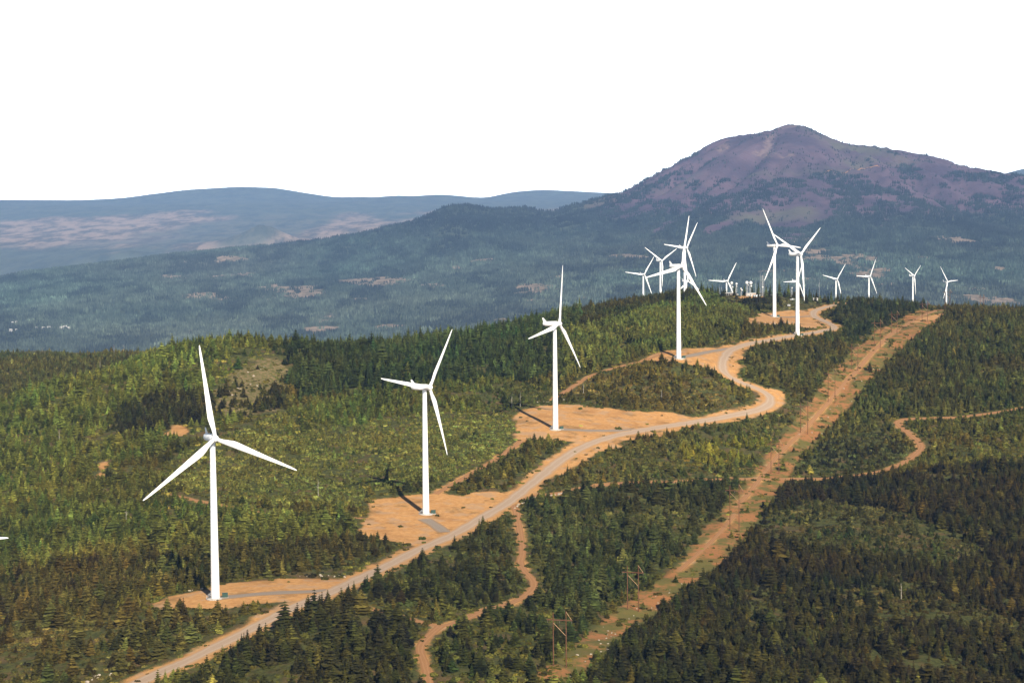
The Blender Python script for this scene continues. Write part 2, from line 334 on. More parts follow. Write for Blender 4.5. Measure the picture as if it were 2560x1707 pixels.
def ribbon(name, L, width, mat, lift, hf=hz, na=9, **k):
    L = np.asarray(L); T = np.gradient(L, axis=0); T /= np.linalg.norm(T, axis=1)[:, None]; Nn = np.stack([-T[:, 1], T[:, 0]], -1)
    u = np.linspace(-1, 1, na); wv = width/2*(1+0.22*(vnoise(np.arange(len(L))/5., np.zeros(len(L)), 5)-0.5)) if width > 2 else np.full(len(L), width/2)
    P = L[:, None, :]+Nn[:, None, :]*(u[None, :, None]*wv[:, None, None])
    Zr = hf(P[..., 0], P[..., 1])+lift-0.10*np.abs(u[None])**4*(lift > 0.05)
    V = np.concatenate([P, Zr[..., None]], -1).reshape(-1, 3); n = len(L); idx = np.arange(n*na).reshape(n, na)
    q = np.stack([idx[:-1, :-1], idx[:-1, 1:], idx[1:, 1:], idx[1:, :-1]], -1).reshape(-1, 4)
    if np.cross(P[1, 0]-P[0, 0], P[0, -1]-P[0, 0]) < 0: q = q[:, ::-1]
    me = mesh_np(name, V, q); me.polygons.foreach_set('use_smooth', np.ones(len(q), bool)); fattr(me, 'across', np.tile(u, n))
    return link(name, me, mat, kind='structure', **k)
ribbon('gravel_road', road_l, 11.0, GRAVEL, 0.22, na=13)
for k, L in track_l.items(): ribbon('dirt_track', L, TRACKS[k][1]*1.25, DIRT, 0.14)
for pl, w in (([(495, 1374), (560, 1367), (640, 1361), (720, 1358), (775, 1354)], 9), ([(975, 1192), (1000, 1206), (1022, 1222)], 9), ([(1272, 986), (1340, 988), (1410, 989), (1470, 986)], 7), ([(1556, 822), (1590, 816), (1640, 806), (1680, 800)], 8), ([(1778, 728), (1820, 728), (1868, 726)], 8), ([(1828, 769), (1850, 767), (1870, 764)], 7)):
    ribbon('gravel_drive', smooth_line(on_ground(pl)), w, APRON, 0.18)

# ------------------------------------------------------------------ valley and mountain
vp = [(x, 4200, CAMZ-690) for x in (-7000, -4000, -1500, 1500, 4500, 8500)]
for q in ((0, 800, 8800), (600, 790, 8800), (1200, 760, 8800), (1700, 690, 9000), (2352, 700, 9000), (0, 720, 10200), (0, 655, 11700), (60, 622, 12300), (300, 660, 11000), (300, 594, 12700),
          (600, 680, 10600), (600, 605, 12400), (600, 562, 13300), (1000, 640, 10800), (1000, 545, 12600), (860, 524, 13300), (720, 549, 13200), (1300, 620, 10500), (1300, 540, 12300), (1240, 487, 14000), (1290, 471, 14300),
          (1395, 444, 14400), (1600, 600, 10500), (1600, 510, 12000), (1600, 430, 13300), (1600, 342, 14300), (1500, 399, 14350), (1690, 310, 14450), (1740, 306, 14500), (1823, 600, 10500), (1823, 525, 11800), (1823, 440, 12700), (1823, 360, 13600), (1823, 282, 14500),
          (1900, 311, 14550), (2000, 331, 14600), (2100, 350, 14600), (2220, 379, 14500), (2100, 600, 10500), (2100, 510, 11900), (2100, 430, 13100), (2352, 600, 10500), (2352, 510, 12200), (2352, 403, 14300)):
    vp.append(pt(*q))
for q in ((600, 562, 13300), (860, 524, 13300), (1240, 487, 14000), (1290, 471, 14300), (1395, 444, 14400), (1500, 399, 14350), (1600, 342, 14300), (300, 594, 12700)): vp.append(pt(q[0], q[1]+22, q[2]+750))
vp += [(x, y, CAMZ+z) for x, y, z in ((1500, 16500, 40), (2500, 16500, 80), (3500, 16500, 20), (1500, 19000, -420), (3500, 19000, -420), (5500, 14500, 80), (8500, 14500, -320), (8500, 19000, -500), (8500, 9000, -480), (5500, 11000, -250),
       (0, 16300, -330), (-1500, 15500, -430), (-3500, 15000, -520), (-6500, 14500, -600), (-6500, 11500, -560), (-6500, 8500, -650), (-3000, 17500, -640), (0, 19000, -640), (-6500, 19000, -650))]
vtps = TPS(vp, 3000.0)
vx = np.arange(-7000, 8501, 40.); vy = np.arange(4200, 19001, 40.); VX, VY = np.meshgrid(vx, vy)
vcx = np.arange(-7000, 8701, 150.); vcy = np.arange(4200, 19201, 150.)
VZ = bilinear(vcx, vcy, vtps(*np.meshgrid(vcx, vcy)), VX, VY)
def bump(x0, y0, sx, sy, h): return h*np.exp(-((VX-x0)/sx)**2-((VY-y0)/sy)**2)
mt = np.clip((VZ-(CAMZ-350))/500, 0, 1)                                   # relief grows on the mountain: gullies running down the face
pk = pt(1840, 283, 14500); ang = np.arctan2(VX-pk[0], -(VY-pk[1])); rad = np.hypot(VX-pk[0], VY-pk[1])
gul = 1-np.abs(2*fbm(ang*7+rad/6000, rad/2600, 1.0, 77, 4)-1)
VZ += mt*(gul-0.6)*190*np.clip(rad/1200, 0, 1)*np.clip((15200-VY)/900, 0.15, 1)
VZ += (fbm(VX, VY, 1500, 41, 5)-0.5)*85*(0.35+0.65*np.clip((13500-VY)/3000, 0, 1))+(fbm(VX, VY, 260, 43, 3)-0.5)*18
def fit_skyline(X, Y, Z, want, y0, y1, ymax):      # lift or lower a range so that its crest follows the measured skyline
    want = np.array(want, float)
    for it in range(4):
        a, b = proj(np.stack([X, Y, Z], -1)); a = a/S; b = b/S; cs = np.arange(-400, 2800, 16.); cur = np.full(cs.size, np.nan); dep = np.full(cs.size, y1)
        for i, c in enumerate(cs):
            m = (np.abs(a-c) < 9) & (Y < ymax)
            if m.any(): k = np.argmin(np.where(m, b, 1e9)); cur[i] = b.flat[k]; dep[i] = Y.flat[k]
        ok = ~np.isnan(cur); dl = np.where(ok, cur-np.interp(cs, want[:, 0], want[:, 1]), 0)*dep*S/F
        dl = np.convolve(np.pad(dl, 2, 'edge'), (.15, .2, .3, .2, .15), 'valid')
        w = np.clip((Y-y0)/(y1-y0), 0, 1); Z = Z+np.interp(a, cs, dl)*w*w*(3-2*w)
    return Z
VZ = fit_skyline(VX, VY, VZ, ((-400, 665), (0, 640), (30, 630), (200, 611), (400, 586), (600, 566), (720, 554), (830, 536), (900, 521), (985, 496), (1015, 480), (1040, 472), (1070, 472), (1100, 477), (1150, 480), (1180, 479), (1205, 474), (1230, 480), (1255, 489), (1290, 477), (1350, 462), (1395, 450), (1420, 446), (1500, 404), (1570, 365), (1640, 322), (1690, 311), (1740, 306), (1790, 290), (1823, 284), (1850, 289), (1900, 312), (1960, 332), (2000, 333), (2080, 347), (2160, 363), (2220, 381), (2300, 396), (2352, 404), (2800, 470)), 11000, 13300, 16500)
def vhz(x, y): return bilinear(vx, vy, VZ, np.asarray(x, float), np.asarray(y, float))

def disp_of(x, y, z):
    a, b = proj(np.stack([x, y, z], -1)); return a/S, b/S
vpx, vpy = disp_of(VX, VY, VZ)
CLEAR = [(408, 636, 45, 8), (680, 672, 85, 12), (650, 662, 60, 8), (868, 647, 70, 10), (992, 657, 40, 7), (1240, 658, 45, 13), (1238, 668, 50, 6), (900, 748, 40, 8), (735, 757, 38, 7), (1128, 598, 34, 5), (1420, 588, 40, 5), (835, 687, 22, 4), (1060, 612, 18, 4),
         (1240, 690, 30, 4), (1320, 684, 30, 3), (1290, 634, 25, 4), (1180, 742, 28, 4), (1150, 735, 22, 4), (2130, 590, 22, 4), (2045, 618, 35, 4), (2300, 618, 20, 5), (1790, 622, 50, 2.5), (2050, 652, 40, 4), (2240, 662, 25, 4), (1880, 640, 60, 3), (620, 688, 20, 3), (445, 762, 22, 4), (1500, 640, 40, 3), (1600, 668, 30, 4)]
clear = np.full(VX.shape, -1.)
wx = (fbm(VX, VY, 260, 51)-0.5)*3; wy = (fbm(VX, VY, 260, 61)-0.5)*3
for (a, b, c, d) in CLEAR:
    clear = np.maximum(clear, 1-np.hypot((vpx-a)/c+wx*0.8, (vpy-b)/d+wy*0.8))
clear = np.maximum(clear, np.where(VZ < CAMZ-200, (fbm(VX, VY*0.6, 420, 55, 4)-0.735)*6, -1))
# bare scree of the mountain
BARE = [[(1600, 345), (1640, 318), (1690, 307), (1823, 279), (1900, 308), (2000, 330), (2160, 360), (2300, 392), (2330, 405), (2260, 398), (2150, 385), (2090, 372), (2060, 350), (1990, 350), (1985, 372), (2050, 392), (2060, 420), (2010, 415), (1960, 392), (1900, 395), (1830, 412), (1770, 400), (1720, 385), (1700, 372), (1740, 350), (1700, 352), (1650, 370), (1610, 365)],
        [(1735, 500), (1760, 478), (1840, 470), (1905, 458), (1912, 480), (1890, 505), (1850, 525), (1800, 528), (1750, 515)], [(1610, 545), (1630, 520), (1660, 505), (1730, 480), (1740, 492), (1680, 515), (1640, 545)],
        [(1490, 530), (1530, 505), (1560, 495), (1555, 510), (1510, 535)], [(1630, 450), (1680, 425), (1725, 395), (1735, 405), (1700, 440), (1640, 460)], [(1960, 480), (1990, 445), (2050, 440), (2040, 455), (2000, 475)],
        [(2060, 430), (2090, 415), (2130, 425), (2180, 430), (2240, 420), (2260, 440), (2210, 462), (2150, 465), (2080, 445)], [(1400, 480), (1450, 462), (1500, 455), (1440, 478)], [(1420, 500), (1470, 485), (1490, 470), (1500, 480), (1430, 505)],
        [(1560, 470), (1590, 450), (1600, 470), (1575, 490)], [(1500, 455), (1580, 410), (1640, 385), (1650, 392), (1590, 425), (1520, 460)], [(2000, 512), (2050, 505), (2060, 515), (2010, 522)], [(1760, 545), (1840, 535), (1830, 545), (1770, 552)], [(2070, 480), (2095, 475), (2100, 490), (2080, 495)]]
jx = (fbm(VX, VY, 170, 71, 4)-0.5)*52; jy = (fbm(VX, VY, 170, 81, 4)-0.5)*36
bare = np.zeros(VX.shape, bool); front = VY < 14750
for P in BARE: bare |= inside(vpx+jx, vpy+jy, P)
spk = fbm(VX, VY, 150, 91, 4); top = np.clip((VZ-(CAMZ-20))/260, 0, 1)
bare |= (spk+top*0.28 > 0.72) & (VZ > CAMZ-60)
bare &= (VZ > CAMZ-260) & (VX > 500)
bare = bare.astype(float)
bare = (bare+np.roll(bare, 1, 0)+np.roll(bare, -1, 0)+np.roll(bare, 1, 1)+np.roll(bare, -1, 1))/5
scree = np.maximum(bare, np.clip((VZ+90*(fbm(VX, VY, 300, 95)-0.5)-(CAMZ-150))/160, 0, 1))*(VY > 11000)*np.clip((VX-350)/300, 0, 1)
def valley_material():
    m, nt, b = newmat('valley_ground')
    n1 = noise(nt, 0.004, 6); n2 = noise(nt, 0.02, 5, 0.65); n3 = noise(nt, 0.0012, 4)
    forest = mixc(nt, maprange(nt, n2, 0.3, 0.7), (0.02, 0.03, 0.015), (0.042, 0.052, 0.025))
    clr = mixc(nt, maprange(nt, n2, 0.35, 0.65), (0.10, 0.08, 0.048), (0.25, 0.185, 0.13))
    c = mixc(nt, maprange(nt, math_(nt, 'ADD', attr(nt, 'clear').outputs['Fac'], math_(nt, 'MULTIPLY', math_(nt, 'SUBTRACT', n2, 0.5), 1.3)), 0.0, 0.25), forest, clr)
    scree = mixc(nt, maprange(nt, n1, 0.35, 0.65), (0.042, 0.024, 0.038), (0.088, 0.052, 0.066))
    scree = mixc(nt, maprange(nt, n3, 0.55, 0.72), scree, (0.08, 0.072, 0.045))
    c = mixc(nt, maprange(nt, attr(nt, 'scree').outputs['Fac'], 0.25, 0.6), c, scree)
    nt.links.new(mixc(nt, maprange(nt, math_(nt, 'ADD', attr(nt, 'slide').outputs['Fac'], math_(nt, 'MULTIPLY', math_(nt, 'SUBTRACT', n2, 0.5), 2.2)), 0.0, 0.9), c, (0.15, 0.10, 0.09)), b.inputs['Base Color'])
    bp = N(nt, 'ShaderNodeBump'); bp.inputs['Strength'].default_value = 0.7; bp.inputs['Distance'].default_value = 12
    nt.links.new(n2, bp.inputs['Height']); nt.links.new(bp.outputs[0], b.inputs['Normal'])
    return m
slide = np.full(VX.shape, -1.)
for (a, b, c, d) in ((1770, 335, 16, 30), (1750, 350, 20, 14), (1800, 293, 40, 5), (1655, 345, 20, 14), (1800, 358, 25, 8)):
    slide = np.maximum(slide, 1-np.hypot((vpx+(vpy-b)*0.35-a)/c+wx*0.8, (vpy-b)/d+wy*0.8))
me = grid_mesh('mountain', vx, vy, VZ); fattr(me, 'clear', clear); fattr(me, 'scree', scree); fattr(me, 'slide', slide)
link('mountain', me, valley_material(), kind='structure')
mr = raycast(np.array([1893, 1920, 1950, 1985, 2020])*S, np.array([401, 398, 393, 389, 384])*S, vhz, 6000, 15000, 20)
if not np.isnan(mr).any(): ribbon('mountain_track', smooth_line(mr, 20), 9, DIRT, 3.0, vhz)

# ------------------------------------------------------------------ far plateau and hills
fp = []
for q in ((0, 600, 17500), (0, 560, 21000), (0, 525, 25500), (0, 482, 32000), (0, 459, 38000), (300, 600, 17000), (300, 555, 21000), (300, 520, 25500), (300, 462, 37500), (180, 459, 38000), (420, 440, 39500), (550, 430, 40000), (680, 437, 39800), (760, 451, 39000), (920, 450, 38500), (1000, 447, 38000), (1110, 454, 37500), (1180, 440, 40500), (1240, 436, 41000), (1390, 443, 40000),
          (550, 560, 19500), (550, 515, 25500), (550, 472, 33000), (900, 515, 23000), (900, 484, 30500), (1100, 472, 31500), (900, 468, 34000), (1250, 462, 33500)):
    fp.append(pt(q[0], q[1], 15000+(q[2]-15000)*0.46))
for q in ((420, 440), (550, 430), (680, 437), (760, 451), (920, 450), (1000, 447), (1110, 454), (1180, 440), (1240, 436), (1390, 443), (180, 459), (0, 459), (300, 462)): fp.append(pt(q[0], q[1]+9, 28300))
fp += [(x, y, CAMZ+z) for x, y, z in ((-10000, 30500, -150), (-4000, 30500, -150), (4000, 30500, -150), (10000, 30500, -150), (10000, 22000, -150), (6500, 25000, 40), (10000, 15000, -640), (6000, 15000, -700), (-3000, 15000, -640), (-10000, 15000, -600), (-10000, 20000, -270), (-10000, 25000, 25), (3000, 18500, -430), (7000, 19000, -420))]
ftps = TPS(fp, 5000.0)
fx = np.arange(-10000, 10001, 100.); fy = np.arange(14800, 30601, 100.); FX, FY = np.meshgrid(fx, fy); FZ = ftps(FX, FY)
scarp = fbm(FX, FY, 3000, 101, 5)
FZ += (scarp-0.5)*np.clip((FY-16500)/4000, 0, 1)*np.clip((24500-FY)/3000, 0, 1)*170+(fbm(FX, FY, 500, 111, 4)-0.5)*34*np.clip((25500-FY)/2500, 0.15, 1)
FZ = fit_skyline(FX, FY, FZ, ((-400, 462), (0, 459), (180, 460), (260, 456), (300, 452), (420, 436), (550, 429), (640, 432), (740, 448), (780, 454), (800, 452), (860, 453), (910, 449), (960, 450), (1000, 446), (1060, 450), (1110, 455), (1150, 446), (1180, 440), (1240, 436), (1300, 438), (1390, 443), (1600, 450), (2800, 450)), 23500, 26300, 29000)
hx, hy, hz_ = pt(605, 512, 16600); FZ += (hz_-float(bilinear(fx, fy, FZ, np.array([hx]), np.array([hy]))[0]))*np.exp(-(np.hypot((FX-hx)/330, (FY-hy)/330))**1.25)
hx, hy, hz_ = pt(285, 578, 15700); FZ += 110*np.exp(-np.hypot((FX-hx)/420, (FY-hy)/350)**2)
hx, hy, hz_ = pt(2352, 390, 24000); FZ += (hz_-CAMZ+100)*np.exp(-np.hypot((FX-hx-700)/1300, (FY-hy)/1800)**2)
def far_material():
    m, nt, b = newmat('far_hills')
    mp = N(nt, 'ShaderNodeMapping'); g = N(nt, 'ShaderNodeNewGeometry'); nt.links.new(g.outputs['Position'], mp.inputs[0]); mp.inputs['Scale'].default_value = (1, 0.35, 1)
    n1 = noise(nt, 0.001, 5, vec=mp.outputs[0]); n2 = noise(nt, 0.006, 5, 0.7, vec=mp.outputs[0])
    z = N(nt, 'ShaderNodeSeparateXYZ'); nt.links.new(g.outputs['Position'], z.inputs[0])
    forest = mixc(nt, maprange(nt, n2, 0.3, 0.7), (0.035, 0.048, 0.045), (0.07, 0.085, 0.065))  # forest lifted and blued: some distance haze is painted into its colour
    tan = mixc(nt, maprange(nt, n2, 0.4, 0.6), (0.07, 0.062, 0.05), (0.26, 0.19, 0.15))
    h = math_(nt, 'ADD', z.outputs[2], math_(nt, 'MULTIPLY', math_(nt, 'SUBTRACT', n1, 0.5), 420))
    k = math_(nt, 'MULTIPLY', maprange(nt, h, CAMZ-370, CAMZ-280), maprange(nt, h, CAMZ-60, CAMZ-130))
    k = math_(nt, 'MULTIPLY', k, maprange(nt, math_(nt, 'ADD', attr(nt, 'wooded').outputs['Fac'], math_(nt, 'MULTIPLY', math_(nt, 'SUBTRACT', n2, 0.5), 0.8)), 0.2, 0.55, 0.9, 0.12))
    nt.links.new(mixc(nt, k, forest, tan), b.inputs['Base Color'])
    bp = N(nt, 'ShaderNodeBump'); bp.inputs['Strength'].default_value = 0.6; bp.inputs['Distance'].default_value = 40
    nt.links.new(n2, bp.inputs['Height']); nt.links.new(bp.outputs[0], b.inputs['Normal'])
    return m
me = grid_mesh('far_hills', fx, fy, FZ); hx, hy, hz_ = pt(590, 512, 16600); fattr(me, 'wooded', np.exp(-np.hypot((FX-hx+60)/260, (FY-hy)/330)**2)+np.clip((fbm(FX, FY*0.5, 2200, 301, 3)-0.6)*8, 0, 1))
link('far_hills', me, far_material(), kind='structure')

# ------------------------------------------------------------------ vegetation meshes
def foliage_material(name, fallback):
    m, nt, b = newmat(name)
    a = attr(nt, 'tint', 'INSTANCER'); v = attr(nt, 'leaf').outputs['Fac']
    n = noise(nt, 0.9, 2)
    k = math_(nt, 'MULTIPLY', v, maprange(nt, n, 0.2, 0.8, 0.75, 1.25))
    c = N(nt, 'ShaderNodeVectorMath', operation='SCALE'); nt.links.new(a.outputs['Color'], c.inputs[0]); nt.links.new(k, c.inputs[3])
    nt.links.new(c.outputs[0], b.inputs['Base Color']); b.inputs['Roughness'].default_value = 0.85; b.inputs['Specular IOR Level'].default_value = 0.1
    return m
FOL = foliage_material('conifer_foliage', None)
BARK = plain('bark', (0.10, 0.07, 0.045), 0.95, 0.1, var=0.3)
def conifer(name, seed, r=0.24, layers=13, nb=8, droop=0.35, power=0.85, z0=0.06):
    rn = random.Random(seed); V = []; T = []; LF = []
    def add(vs, ts, lf):
        o = len(V); V.extend(vs); T.extend([tuple(i+o for i in t) for t in ts]); LF.extend([lf]*len(vs))
    n = 6; ring = [(0.5*r*math.cos(i*2*math.pi/n), 0.5*r*math.sin(i*2*math.pi/n), z0+0.02) for i in range(n)]
    add(ring+[(0, 0, 0.9)], [(i, (i+1) % n, n) for i in range(n)], 0.95)
    lop = rn.uniform(0, 6.28)
    for i in range(layers):
        t = (i+0.3)/layers; z = z0+(1-z0)*t
        Rr = r*((1-t)**power)*(1.12 if i % 2 else 0.9)+0.012
        m = max(4, int(nb*(1-0.45*t)))
        for k in range(m):
            a = 2*math.pi*(k+rn.uniform(-.3, .3))/m+i*0.7; rr = Rr*rn.uniform(0.72, 1.18)*(1+0.15*math.cos(a-lop)); w = rr*rn.uniform(0.42, 0.6)+0.008
            zi = z+0.035*(1-t)+0.02; zt = z-droop*rr*rn.uniform(0.5, 1.2); ca, sa = math.cos(a), math.sin(a); md = rr*0.55; zm = zi+(zt-zi)*0.42
            add([(0, 0, zi), (ca*md-sa*w, sa*md+ca*w, zm-0.25*w), (ca*rr, sa*rr, zt), (ca*md+sa*w, sa*md-ca*w, zm-0.25*w)], [(0, 1, 2), (0, 2, 3)], rn.choice((0.45, 0.7, 1.0, 1.0, 1.3, 1.75)))
    add([(0.012, 0, 0.93), (-0.006, 0.01, 0.93), (-0.006, -0.01, 0.93), (0, 0, 1.02)], [(0, 1, 3), (1, 2, 3), (2, 0, 3)], 1.1)
    me = mesh_np(name, V, None, T); fattr(me, 'leaf', LF); me.materials.append(FOL); return me
def trunk_mesh(name):
    V = []; T = []
    for j, (z, r) in enumerate(((-0.06, 0.024), (0.15, 0.017), (0.5, 0.010), (0.93, 0.003))):
        for i in range(6): V.append((r*math.cos(i*math.pi/3), r*math.sin(i*math.pi/3), z))
    Q = [(j*6+i, j*6+(i+1) % 6, j*6+6+(i+1) % 6, j*6+6+i) for j in range(3) for i in range(6)]
    me = mesh_np(name, V, Q); me.materials.append(BARK); return me
crowns = [conifer('conifer_a', 1, 0.23, 13, 8), conifer('conifer_b', 2, 0.27, 12, 9, 0.4, 0.75), conifer('conifer_c', 3, 0.20, 14, 7, 0.45, 0.95), conifer('conifer_d', 4, 0.31, 11, 9, 0.25, 0.62), conifer('conifer_e', 5, 0.25, 12, 8, 0.3, 0.7), conifer('conifer_f', 6, 0.30, 17, 10, 0.3, 0.6, 0.08)]
TRUNK = trunk_mesh('conifer_trunk')
def shrub(name, seed, n=46):
    rn = random.Random(seed); V = []; T = []; LF = []
    lobes = [(rn.uniform(-.6, .6), rn.uniform(-.6, .6), rn.uniform(.25, .5), rn.uniform(.3, .55)) for _ in range(6)]
    for i in range(n):
        lx, ly, lr, lh = lobes[i % 6]; th = rn.uniform(0, 6.28); ph = math.acos(rn.uniform(0.02, 1)); d = Vector((math.sin(ph)*math.cos(th), math.sin(ph)*math.sin(th), math.cos(ph)))
        c = Vector((lx+d.x*lr, ly+d.y*lr, d.z*lh*1.15)); s = rn.uniform(0.11, 0.22)
        nrm = (d+Vector((rn.uniform(-.5, .5), rn.uniform(-.5, .5), rn.uniform(-.2, .5)))).normalized(); t1 = nrm.orthogonal().normalized(); t2 = nrm.cross(t1); sp = rn.uniform(0, 6.28)
        o = len(V); lf = rn.uniform(.6, 1.35)
        for q in range(3):
            an = sp+q*2.094; V.append(tuple(c+(t1*math.cos(an)+t2*math.sin(an))*s*1.3)); LF.append(lf)
        T.append((o, o+1, o+2))
    for lx, ly, lr, lh in lobes:
        o = len(V)
        for q in range(5): V.append((lx+lr*.85*math.cos(q*1.257), ly+lr*.85*math.sin(q*1.257), -0.15))
        for q in range(5): V.append((lx+lr*.6*math.cos(q*1.257+.6), ly+lr*.6*math.sin(q*1.257+.6), lh*.7))
        V.append((lx, ly, lh)); LF.extend([0.95]*11)
        for q in range(5): T += [(o+q, o+(q+1) % 5, o+5+q), (o+(q+1) % 5, o+5+(q+1) % 5, o+5+q), (o+5+q, o+5+(q+1) % 5, o+10)]
    me = mesh_np(name, V, None, T); fattr(me, 'leaf', LF); me.materials.append(FOL); return me
def far_clump(name, seed, n=14, rad=26):
    rn = random.Random(seed); V = []; T = []; LF = []
    for i in range(n):
        a = rn.uniform(0, 6.28); d = rad*math.sqrt(rn.random()); x, y = d*math.cos(a), d*math.sin(a); h = rn.uniform(11, 25); r = h*rn.uniform(.17, .26); lf = rn.uniform(.55, 1.4); sp = rn.uniform(0, 6)
        for (zb, zt, rr) in ((0.06*h-3, .72*h, r), (.45*h, h, r*.62)):
            o = len(V)
            for q in range(5): V.append((x+rr*math.cos(sp+q*1.257), y+rr*math.sin(sp+q*1.257), zb))
            V.append((x, y, zt)); LF.extend([lf]*6); T += [(o+q, o+(q+1) % 5, o+5) for q in range(5)]
    me = mesh_np(name, V, None, T); fattr(me, 'leaf', LF); me.materials.append(FOL); return me

def source(name, meshes):                        # the meshes a mass of plants is made of (linked to no scene)
    c = bpy.data.collections.new(name)
    for i, (n, me) in enumerate(meshes):
        c.objects.link(bpy.data.objects.new(n, me))
    return c
def scatter(name, pts, scl, rotz, var, tint, coll, label, cat, tilt=None):
    n = len(pts); me = bpy.data.meshes.new(name); me.vertices.add(n); me.vertices.foreach_set('co', np.asarray(pts, np.float32).ravel())
    def va(nm, typ, key, arr): a = me.attributes.new(nm, typ, 'POINT'); a.data.foreach_set(key, np.ascontiguousarray(arr).ravel())
    rot = np.zeros((n, 3), np.float32); rot[:, 2] = rotz
    if tilt is not None: rot[:, :2] = tilt
    va('scl', 'FLOAT_VECTOR', 'vector', np.asarray(scl, np.float32)); va('rot', 'FLOAT_VECTOR', 'vector', rot); va('var', 'INT', 'value', np.asarray(var, np.int32))
    va('tint', 'FLOAT_COLOR', 'color', np.hstack([tint, np.ones((n, 1))]).astype(np.float32))
    o = link(name, me, None, kind='stuff', label=label, cat=cat)
    ng = bpy.data.node_groups.new(name, 'GeometryNodeTree'); ng.interface.new_socket('Geometry', in_out='INPUT', socket_type='NodeSocketGeometry'); ng.interface.new_socket('Geometry', in_out='OUTPUT', socket_type='NodeSocketGeometry')
    gi = ng.nodes.new('NodeGroupInput'); go = ng.nodes.new('NodeGroupOutput'); ip = ng.nodes.new('GeometryNodeInstanceOnPoints'); ci = ng.nodes.new('GeometryNodeCollectionInfo')
    ci.inputs['Collection'].default_value = coll; ci.inputs['Separate Children'].default_value = True; ci.inputs['Reset Children'].default_value = True
    def na(nm, dt): q = ng.nodes.new('GeometryNodeInputNamedAttribute'); q.data_type = dt; q.inputs['Name'].default_value = nm; return q.outputs['Attribute']
    L = ng.links.new
    L(gi.outputs[0], ip.inputs['Points']); L(ci.outputs[0], ip.inputs['Instance']); ip.inputs['Pick Instance'].default_value = True
    L(na('var', 'INT'), ip.inputs['Instance Index']); L(na('rot', 'FLOAT_VECTOR'), ip.inputs['Rotation']); L(na('scl', 'FLOAT_VECTOR'), ip.inputs['Scale']); L(ip.outputs[0], go.inputs[0])
    md = o.modifiers.new('scatter', 'NODES'); md.node_group = ng; return o
# ------------------------------------------------------------------ small mesh builder
class MB:
    def __init__(s): s.v = []; s.f = []
    def add(s, vs, fs): o = len(s.v); s.v.extend([tuple(p) for p in vs]); s.f.extend([tuple(i+o for i in f) for f in fs])
    def box(s, c, d, rz=0):
        ca, sa = math.cos(rz), math.sin(rz); P = []
        for z in (-1, 1):
            for x, y in ((-1, -1), (1, -1), (1, 1), (-1, 1)):
                a, b = x*d[0]/2, y*d[1]/2; P.append((c[0]+a*ca-b*sa, c[1]+a*sa+b*ca, c[2]+z*d[2]/2))
        s.add(P, [(3, 2, 1, 0), (4, 5, 6, 7), (0, 1, 5, 4), (1, 2, 6, 5), (2, 3, 7, 6), (3, 0, 4, 7)]); return s
    def tube(s, p, q, r0, r1=None, n=8):
        p, q = Vector(p), Vector(q); r1 = r0 if r1 is None else r1; d = (q-p).normalized(); a = d.orthogonal().normalized(); b = d.cross(a)
        P = [p+(a*math.cos(i*2*math.pi/n)+b*math.sin(i*2*math.pi/n))*r0 for i in range(n)]+[q+(a*math.cos(i*2*math.pi/n)+b*math.sin(i*2*math.pi/n))*r1 for i in range(n)]
        s.add(P, [(i, (i+1) % n, n+(i+1) % n, n+i) for i in range(n)]+[tuple(range(n))[::-1], tuple(range(n, 2*n))]); return s
    def loft(s, rings, cap=True):                # rings: lists of equal length
        n = len(rings[0]); P = [p for r in rings for p in r]
        f = [(j*n+i, j*n+(i+1) % n, (j+1)*n+(i+1) % n, (j+1)*n+i) for j in range(len(rings)-1) for i in range(n)]
        if cap: f += [tuple(range(n))[::-1], tuple(range((len(rings)-1)*n, len(rings)*n))]
        s.add(P, f); return s
    def lathe(s, prof, n=24, axis='z', c=(0, 0, 0)):
        rings = []
        for r, h in prof:
            ring = []
            for i in range(n):
                a = 2*math.pi*i/n; x, y = r*math.cos(a), r*math.sin(a)
                ring.append((c[0]+x, c[1]+y, c[2]+h) if axis == 'z' else (c[0]+x, c[1]-h, c[2]+y))
            rings.append(ring)
        return s.loft(rings)
    def mesh(s, name, mat, smooth=35):
        me = bpy.data.meshes.new(name); me.from_pydata(s.v, [], s.f); me.update(); me.materials.append(mat)
        if smooth:
            me.polygons.foreach_set('use_smooth', np.ones(len(me.polygons), bool))
            me.set_sharp_from_angle(angle=R(smooth))
        return me
    def obj(s, name, mat, parent=None, smooth=35, **k): return link(name, s.mesh(name, mat, smooth), None, parent, **k)

